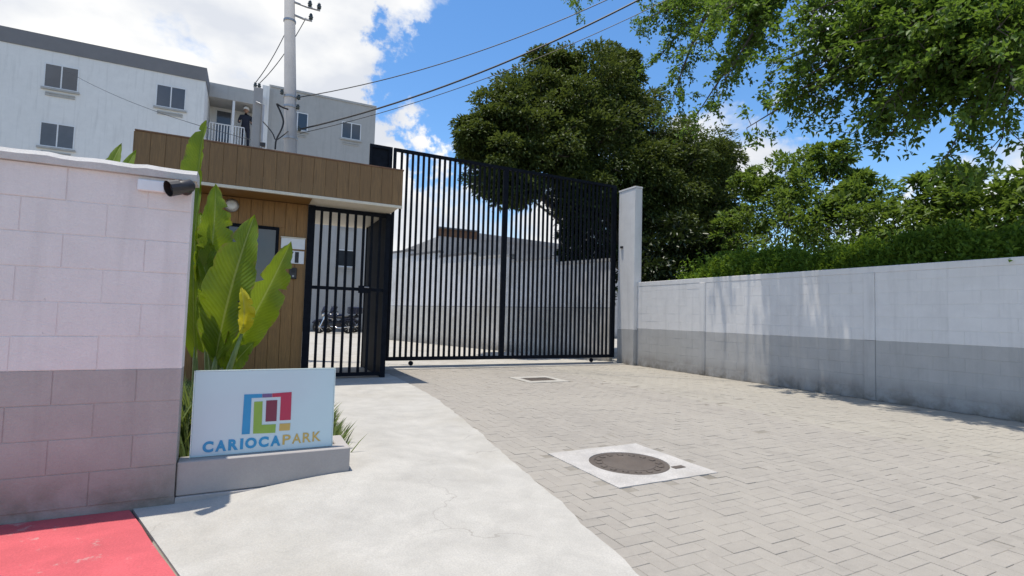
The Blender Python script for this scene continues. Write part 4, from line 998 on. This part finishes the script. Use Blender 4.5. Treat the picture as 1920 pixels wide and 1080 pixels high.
# broad leaved plant behind the sign
HP = empty('broad_leaved_plant', (-0.2, 5.0, 0), 'tall plant with broad upright glossy green leaves behind the sign', 'plant')
def blade(base, tip, width, face, bend=0.08, fold=0.35, mat='blade', neck=0.02, twist=0.0, tipw=0.35):
    b, t = np.array(base, float), np.array(tip, float); d = t-b; L = np.linalg.norm(d); d = d/L
    f = np.array(face, float); f = f-d*(f@d); f = f/np.linalg.norm(f); s_ = np.cross(d, f)
    nu, nv = 8, 40; m = MB(); m.uv = []; vs = []; fs = []
    tears = {(int(rng.integers(8, 36)), sg): 0.35+0.4*rng.random() for sg in (-1, 1) for _ in range(2)}
    for j in range(nv+1):
        v = j/nv; w = width*0.5*(sin(pi*min(max((v+neck)/(1+neck), 0), 1)**0.9)**0.72)*(1 if v < 0.97 else 0.8)
        ang = twist*v; sv = s_*cos(ang)+f*sin(ang); fv = f*cos(ang)-s_*sin(ang)
        c = b+d*L*v+f*bend*L*(4*v*(1-v))-f*bend*0.9*L*v**3
        for i in range(nu+1):
            u = i/nu*2-1
            tr_u = tears.get((j, 1 if u > 0 else -1))
            if tr_u and abs(u) > tr_u: u = math.copysign(tr_u, u)
            q = c+sv*u*w*(1-0.18*fold)+fv*abs(u)*w*fold+fv*0.012*sin(v*23+u*3)*abs(u)*(width/0.3)
            if abs(u) > 0.7: q = q-sv*u*w*0.10*max(0, sin(v*37+u*2+width*90))**6-d*0.012*max(0, sin(v*37+u*2+width*90))**6
            vs.append(q); m.uv.append((i/nu, v))
    for j in range(nv):
        for i in range(nu): a = j*(nu+1)+i; fs.append((a, a+1, a+nu+2, a+nu+1))
    m.add(vs, fs); return m.build('leaf', M[mat], HP, True)
cf = np.array([0.05, -1, 0.25])
def lp(x, y, Y): return onY(x, y, Y)
def leaf_px(x0, y0, x1, y1, Y0, Y1, wpx, face, **k):
    a, b = lp(x0, y0, Y0), lp(x1, y1, Y1); sc_ = Y0*0.87/970; return blade(a, b, wpx*sc_*1.12, face, **k)
leaf_px(371, 400, 384, 224, 5.2, 5.15, 44, (-0.7, -1, 0.1), fold=0.75, bend=0.03)
leaf_px(366, 670, 372, 328, 5.15, 5.1, 56, (-0.7, -0.9, 0.1), fold=0.7, bend=0.02)
leaf_px(380, 560, 408, 345, 5.2, 5.0, 62, (0.4, -1, 0.3), fold=0.45, bend=0.06)
leaf_px(404, 672, 474, 402, 5.0, 4.75, 82, (-0.15, -1, 0.5), fold=0.4, bend=0.05)
leaf_px(424, 680, 548, 454, 5.05, 4.8, 66, (0.45, -0.9, 0.6), fold=0.45, bend=0.05)
leaf_px(400, 600, 372, 395, 5.35, 5.5, 60, (-0.4, -1, 0.2), fold=0.4, bend=0.05)
leaf_px(402, 650, 368, 540, 5.0, 4.85, 30, (0.7, -0.8, 0.2), fold=0.6, bend=-0.03)
leaf_px(400, 560, 366, 425, 5.1, 5.0, 48, (0.6, -0.8, 0.2), fold=0.6, bend=-0.03)
leaf_px(424, 700, 474, 642, 4.95, 4.8, 34, (0.2, -1, 0.5), fold=0.4)
leaf_px(453, 625, 455, 538, 4.78, 4.70, 32, (0.35, -1, 0.5), fold=0.75, bend=0.1, mat='blade_y')
leaf_px(385, 660, 352, 480, 5.3, 5.45, 50, (-0.6, -1, 0.2), fold=0.5)
leaf_px(414, 690, 402, 560, 5.1, 5.0, 34, (-0.2, -1, 0.3), fold=0.5)
for (x0, x1, y1, Y) in ((366, 366, 650, 5.15), (398, 405, 668, 5.0), (410, 425, 676, 5.05), (402, 380, 535, 5.2), (412, 402, 640, 5.1), (420, 453, 626, 4.785), (390, 386, 635, 5.3), (410, 421, 696, 4.96)):
    a = lp(x0, 720, Y); b = lp(x1, y1, Y); a0 = np.array([a[0]*0.8-0.05, Y, -0.02])
    MB().tube([a0, a, a*0.4+b*0.6, b], [0.03, 0.026, 0.02, 0.012], 8).build('stem', M['stem'], HP, True)
# a second plant behind the wall's left part
def blade_on(root, *a, **k):
    global HP
    keep = HP; HP = root; o = blade(*a, **k); HP = keep; return o
H2 = empty('broad_leaved_plant', (-1.45, 6.0, 0), 'broad leaved plant whose tip shows over the block wall', 'plant')
for (x, y, dx, Y) in ((252, 275, 10, 6.0), (225, 262, -25, 6.1), (200, 300, -50, 5.9), (262, 305, 30, 6.1)):
    e = onY(x, y, Y); b = np.array([-1.45, 6.0, 1.3])+r.normal(0, 0.04, 3)
    blade_on(H2, b, e, 0.24, (0.1, -1, 0.3), fold=0.4); MB().tube([(-1.45+r.normal(0, 0.05), 6.0, -0.03), (-1.45, 6.0, 0.7), b], [0.03, 0.022, 0.012], 7).build('stem', M['stem'], H2, True)

# grass clumps in the bed
r = np.random.default_rng(3); n = 5200
gx = np.concatenate([r.uniform(-0.355, -0.30, 500), r.normal(-0.40, 0.10, 1300), r.uniform(0.55, 0.80, 1100), r.uniform(-0.9, 0.85, 2300)])
gy_ = np.concatenate([r.uniform(4.10, 4.5, 500), r.uniform(4.25, 4.9, 1300), r.uniform(4.40, 6.4, 1100), r.uniform(4.3, 9.8, 2300)])
hh = np.concatenate([r.uniform(0.30, 0.62, 500), r.uniform(0.3, 0.78, 1300), r.uniform(0.12, 0.30, 1100), r.uniform(0.08, 0.2, 2300)])
ok = gx < np.array([bed_x(y) for y in gy_])-0.005; gx, gy_, hh = gx[ok], gy_[ok], hh[ok]
gx[:0] = gx[:0]
P = np.stack([gx, gy_, np.full_like(gx, -0.02)], 1); D = unit(np.stack([r.normal(0, 0.16, len(gx)), np.where(gy_ < 4.6, np.abs(r.normal(0, 0.14, len(gx))), r.normal(0, 0.2, len(gx))), np.ones_like(gx)], 1)); N = unit(r.normal(0, 1, (len(gx), 3)))
V = []; F = []
S = unit(np.cross(D, N)); bend = unit(np.stack([D[:, 0], D[:, 1], 0*D[:, 0]], 1))*0.35
w = 0.006+0.005*r.random(len(gx))
rows_ = []
for q, wf in ((0, 1), (0.4, 0.95), (0.75, 0.7), (1.0, 0.05)):
    c = P+D*(hh*q)[:, None]+bend*(hh*q*q)[:, None]; rows_ += [c-S*(w*wf)[:, None], c+S*(w*wf)[:, None]]
V = np.stack(rows_, 1).reshape(-1, 3); i = np.arange(len(gx))*8
F = np.concatenate([np.stack([i+a, i+a+1, i+a+3, i+a+2], 1) for a in (0, 2, 4)])
go = place('grass', fast_mesh('grass_blades', V, F, M['grass']), (0, 0, 0)); tag(go, 'thin arching grass blades in the bed round the sign', 'grass', kind='stuff')

# ------------------------------------------------------------------ person on the balcony
def skin_mesh(name, verts, edges, radii, root_i, mat, sub=2):
    me = bpy.data.meshes.new(name); me.from_pydata(verts, edges, [])
    o = bpy.data.objects.new(name, me); col.objects.link(o)
    sk = o.modifiers.new('skin', 'SKIN'); sb = o.modifiers.new('sub', 'SUBSURF'); sb.levels = sub; sb.render_levels = sub
    for i, v in enumerate(me.skin_vertices[0].data):
        v.radius = radii[i] if hasattr(radii[i], '__len__') else (radii[i], radii[i]); v.use_root = (i == root_i)
    dg = bpy.context.evaluated_depsgraph_get(); out = bpy.data.meshes.new_from_object(o.evaluated_get(dg))
    bpy.data.objects.remove(o); bpy.data.meshes.remove(me)
    out.name = name; out.materials.clear(); out.materials.append(mat)
    for p in out.polygons: p.use_smooth = True
    return out
pp = onY(460, 240, YM+0.5); PX, PY = pp[0], YM+0.45
hz = onY(456, 198, YM+0.45)[2]
fz = zfl; S_ = (hz-fz)/1.86
PE = empty('person', (PX, PY, fz), 'person in dark work clothes and white hard hat standing on the balcony', 'person')
def pv(x, y, z): return (x*S_, y*S_, z*S_)
V = [pv(0, 0, 0.95), pv(0, 0, 1.15), pv(0, -0.01, 1.35), pv(0, 0, 1.46), pv(0, -0.01, 1.54),
     pv(-0.1, 0, 0.88), pv(-0.11, -0.02, 0.50), pv(-0.11, 0.02, 0.09), pv(-0.12, -0.13, 0.045),
     pv(0.1, 0, 0.88), pv(0.12, -0.03, 0.50), pv(0.13, 0.0, 0.09), pv(0.14, -0.15, 0.045),
     pv(-0.19, 0, 1.40), pv(-0.26, -0.02, 1.13), pv(-0.22, -0.24, 1.05), pv(-0.21, -0.31, 1.06),
     pv(0.19, 0, 1.40), pv(0.26, 0.0, 1.13), pv(0.22, -0.22, 1.07), pv(0.21, -0.29, 1.08)]
Ed = [(0, 1), (1, 2), (2, 3), (3, 4), (0, 5), (5, 6), (6, 7), (7, 8), (0, 9), (9, 10), (10, 11), (11, 12), (2, 13), (13, 14), (14, 15), (15, 16), (2, 17), (17, 18), (18, 19), (19, 20)]
Rr = [(0.16, 0.12), (0.15, 0.11), (0.17, 0.11), (0.07, 0.07), 0.055, 0.095, 0.068, 0.048, 0.045, 0.095, 0.068, 0.048, 0.045, 0.07, 0.05, 0.04, 0.03, 0.07, 0.05, 0.04, 0.03]
Rr = [(a[0]*S_, a[1]*S_) if isinstance(a, tuple) else a*S_ for a in Rr]
place('body', skin_mesh('person_body', V, Ed, Rr, 0, M['cloth_dark']), (PX, PY, fz), PE)
# head with brow, nose, chin and ears
hd = MB(); hc = np.array([PX, PY-0.02*S_, fz+1.66*S_])
rings = []; nh = 14
for k in range(13):
    ph = -pi/2+pi*k/12; zz_ = 0.125*sin(ph); rr = 0.085*cos(ph)**0.8 if cos(ph) > 0 else 0
    for j in range(nh):
        t = 2*pi*j/nh; x, y = rr*cos(t), rr*1.18*sin(t)
        if y < 0 and abs(x) < 0.03 and -0.045 < zz_ < 0.02: y -= 0.022
        if zz_ < -0.06: x *= 0.82
        rings.append((hc[0]+x*S_, hc[1]+y*S_, hc[2]+zz_*S_))
fs = [(k*nh+j, k*nh+(j+1) % nh, (k+1)*nh+(j+1) % nh, (k+1)*nh+j) for k in range(12) for j in range(nh)]
hd.add(rings, fs)
for sx in (-1, 1): hd.tube([hc+np.array([sx*0.085, 0.01, -0.03])*S_, hc+np.array([sx*0.097, 0.015, 0.0])*S_, hc+np.array([sx*0.088, 0.01, 0.03])*S_], 0.012*S_, 6)
hd.build('head', M['skin'], PE, True)
ht = MB().lathe((hc[0], hc[1], hc[2]+0.035*S_), [(0.118*S_, 0), (0.116*S_, 0.012*S_), (0.108*S_, 0.06*S_), (0.075*S_, 0.115*S_), (0.02*S_, 0.135*S_)], 18).build('hard_hat', M['helmet'], PE, True)
MB().box(hc[0]-0.09*S_, hc[0]+0.09*S_, hc[1]-0.165*S_, hc[1]-0.09*S_, hc[2]+0.034*S_, hc[2]+0.046*S_, 0.004).build('brim', M['helmet'], ht)
for sx, (hx, hy, hz_) in ((-1, (-0.21, -0.31, 1.06)), (1, (0.21, -0.29, 1.08))):
    c = np.array([hx, hy, hz_]); V = [tuple(c*S_)]; E = []; RD = [0.028*S_]
    V.append(tuple((c+[0, -0.07, 0.005])*S_)); E.append((0, 1)); RD.append(0.032*S_)
    for q in range(4):
        kx = (-1.5+q)*0.019; ln = (0.062, 0.074, 0.07, 0.055)[q]
        V.append(tuple((c+[kx, -0.075-ln*0.5, 0.0])*S_)); E.append((1, len(V)-1)); RD.append(0.0095*S_)
        V.append(tuple((c+[kx, -0.075-ln*0.8, -0.03])*S_)); E.append((len(V)-2, len(V)-1)); RD.append(0.008*S_)
    V.append(tuple((c+[-sx*0.04, -0.05, 0.0])*S_)); E.append((0, len(V)-1)); RD.append(0.011*S_)
    V.append(tuple((c+[-sx*0.05, -0.085, -0.01])*S_)); E.append((len(V)-2, len(V)-1)); RD.append(0.009*S_)
    place('hand', skin_mesh('person_hand', V, E, RD, 0, M['skin'], 1), (PX, PY, fz), PE)

# ------------------------------------------------------------------ motorcycle parked inside, side on
mo = onZ(626, 624); mo = np.array([mo[0]*0.97, mo[1]*0.97, 0.004])
MC = empty('motorcycle', tuple(mo), 'dark parked motorcycle seen through the pedestrian gate bars', 'motorcycle')
def mp_(x, y, z): return mo+np.array([x, y, z])
for wx in (-0.70, 0.68):
    R_ = 0.31; c = mp_(wx, 0, R_)
    wh = MB().lathe(tuple(c-np.array([0, 0.05, 0])), [(R_-0.08, 0.0), (R_-0.02, 0.01), (R_, 0.05), (R_-0.02, 0.09), (R_-0.08, 0.10)], 24, 'y'); wh = wh.build('wheel', M['rubber'], MC, True)
    MB().lathe(tuple(c-np.array([0, 0.062, 0])), [(0.06, 0), (0.06, 0.124)], 12, 'y').build('hub', M['steel'], wh)
    sp = MB()
    for k in range(8):
        t = pi*k/4; sp.tube([c-np.array([0, 0.056, 0]), c+np.array([0.225*cos(t), -0.056, 0.225*sin(t)])], 0.012, 5)
    sp.build('spokes', M['chrome'], wh)
    MB().tube([c+np.array([0.36*cos(t), 0, 0.36*sin(t)]) for t in np.linspace(0.3, 2.6, 9)], 0.05, 8).build('mudguard', M['moto_paint'], MC, True)
MB().tube([mp_(-0.70, -0.09, 0.31), mp_(-0.52, -0.09, 0.72), mp_(-0.42, -0.09, 0.98)], 0.028, 8).build('fork', M['chrome'], MC)
MB().tube([mp_(-0.70, 0.09, 0.31), mp_(-0.52, 0.09, 0.72), mp_(-0.42, 0.09, 0.98)], 0.028, 8).build('fork', M['chrome'], MC)
MB().tube([mp_(-0.36, -0.36, 1.08), mp_(-0.42, -0.2, 1.06), mp_(-0.44, 0, 1.02), mp_(-0.42, 0.2, 1.06), mp_(-0.36, 0.36, 1.08)], 0.017, 8).build('handlebar', M['cam_black'], MC)
for s_ in (-1, 1):
    mi = MB().tube([mp_(-0.40, s_*0.26, 1.07), mp_(-0.44, s_*0.33, 1.27)], 0.01, 6); mi.lathe(tuple(mp_(-0.43, s_*0.34, 1.30)), [(0.06, 0), (0.05, 0.02)], 12, 'x'); mi.build('mirror', M['cam_black'], MC)
MB().lathe(tuple(mp_(-0.48, 0, 0.93)), [(0.07, 0), (0.11, -0.06), (0.11, -0.12), (0.02, -0.14)], 16, 'x').build('headlight', M['chrome'], MC, True)
def loft(secs, nm, mat):
    m = MB(); vs = []; fs = []; n = 12
    for (x, z, w, h) in secs:
        for k in range(n): t = 2*pi*k/n; vs.append(mp_(x, w*cos(t), z+h*sin(t)))
    for i in range(len(secs)-1):
        for k in range(n): fs.append((i*n+k, i*n+(k+1) % n, (i+1)*n+(k+1) % n, (i+1)*n+k))
    fs += [tuple(range(n)), tuple((len(secs)-1)*n+k for k in range(n))]
    return m.add(vs, fs).build(nm, mat, MC, True)
loft([(-0.36, 0.86, 0.06, 0.06), (-0.25, 0.88, 0.14, 0.12), (0.0, 0.86, 0.15, 0.12), (0.14, 0.80, 0.09, 0.07)], 'fuel_tank', M['moto_paint'])
loft([(0.06, 0.80, 0.10, 0.05), (0.3, 0.79, 0.15, 0.06), (0.6, 0.84, 0.14, 0.055), (0.86, 0.90, 0.08, 0.03)], 'seat', M['rubber'])
loft([(-0.32, 0.42, 0.10, 0.10), (-0.12, 0.45, 0.16, 0.20), (0.18, 0.45, 0.15, 0.18), (0.36, 0.42, 0.08, 0.08)], 'engine', M['cam_black'])
loft([(0.30, 0.70, 0.10, 0.06), (0.62, 0.76, 0.12, 0.07), (0.92, 0.86, 0.06, 0.05)], 'tail_fairing', M['moto_paint'])
MB().tube([mp_(-0.2, -0.17, 0.36), mp_(0.2, -0.18, 0.28), mp_(0.85, -0.18, 0.36)], [0.025, 0.035, 0.045], 8).build('exhaust', M['chrome'], MC, True)
MB().tube([mp_(-0.42, 0, 0.95), mp_(-0.25, 0, 0.55), mp_(0.2, 0, 0.35), mp_(0.68, 0.08, 0.31)], 0.03, 8).build('frame', M['cam_black'], MC)
MB().box(*[v for a in ((mp_(0.62, 0, 0)[0], mp_(1.04, 0, 0)[0]), (mo[1]-0.21, mo[1]+0.21), (0.99, 1.36)) for v in a], 0.05).build('top_case', M['moto_paint'], MC)
MB().tube([mp_(0.72, 0, 0.86), mp_(0.82, 0, 0.992)], 0.05, 8).build('luggage_rack', M['cam_black'], MC)
loft([(-0.62, 1.00, 0.16, 0.10), (-0.56, 1.12, 0.18, 0.16), (-0.46, 1.22, 0.17, 0.17), (-0.40, 1.30, 0.12, 0.12)], 'fairing', M['moto_paint'])
MB().tube([mp_(0.05, -0.1, 0.30), mp_(0.02, -0.26, 0.0)], 0.014, 6).build('side_stand', M['steel'], MC)

# a second machine parked just behind the first
M2 = MC.copy(); col.objects.link(M2); M2.location = (mo[0]+0.55, mo[1]+1.0, 0.004); M2.rotation_euler = (0, 0, radians(14))
M2['label'] = 'dark motorcycle parked behind another one by the apartment wall'
MC['label'] = 'dark motorcycle with a top case parked in front of another behind the pedestrian gate'
M2['group'] = MC['group'] = 'motorcycles parked inside the gate'
for ch in list(MC.children):
    c = ch.copy(); col.objects.link(c); c.parent = M2
    for g in ch.children:
        d = g.copy(); col.objects.link(d); d.parent = c

MC.scale = M2.scale = (1.12, 1.12, 1.12)
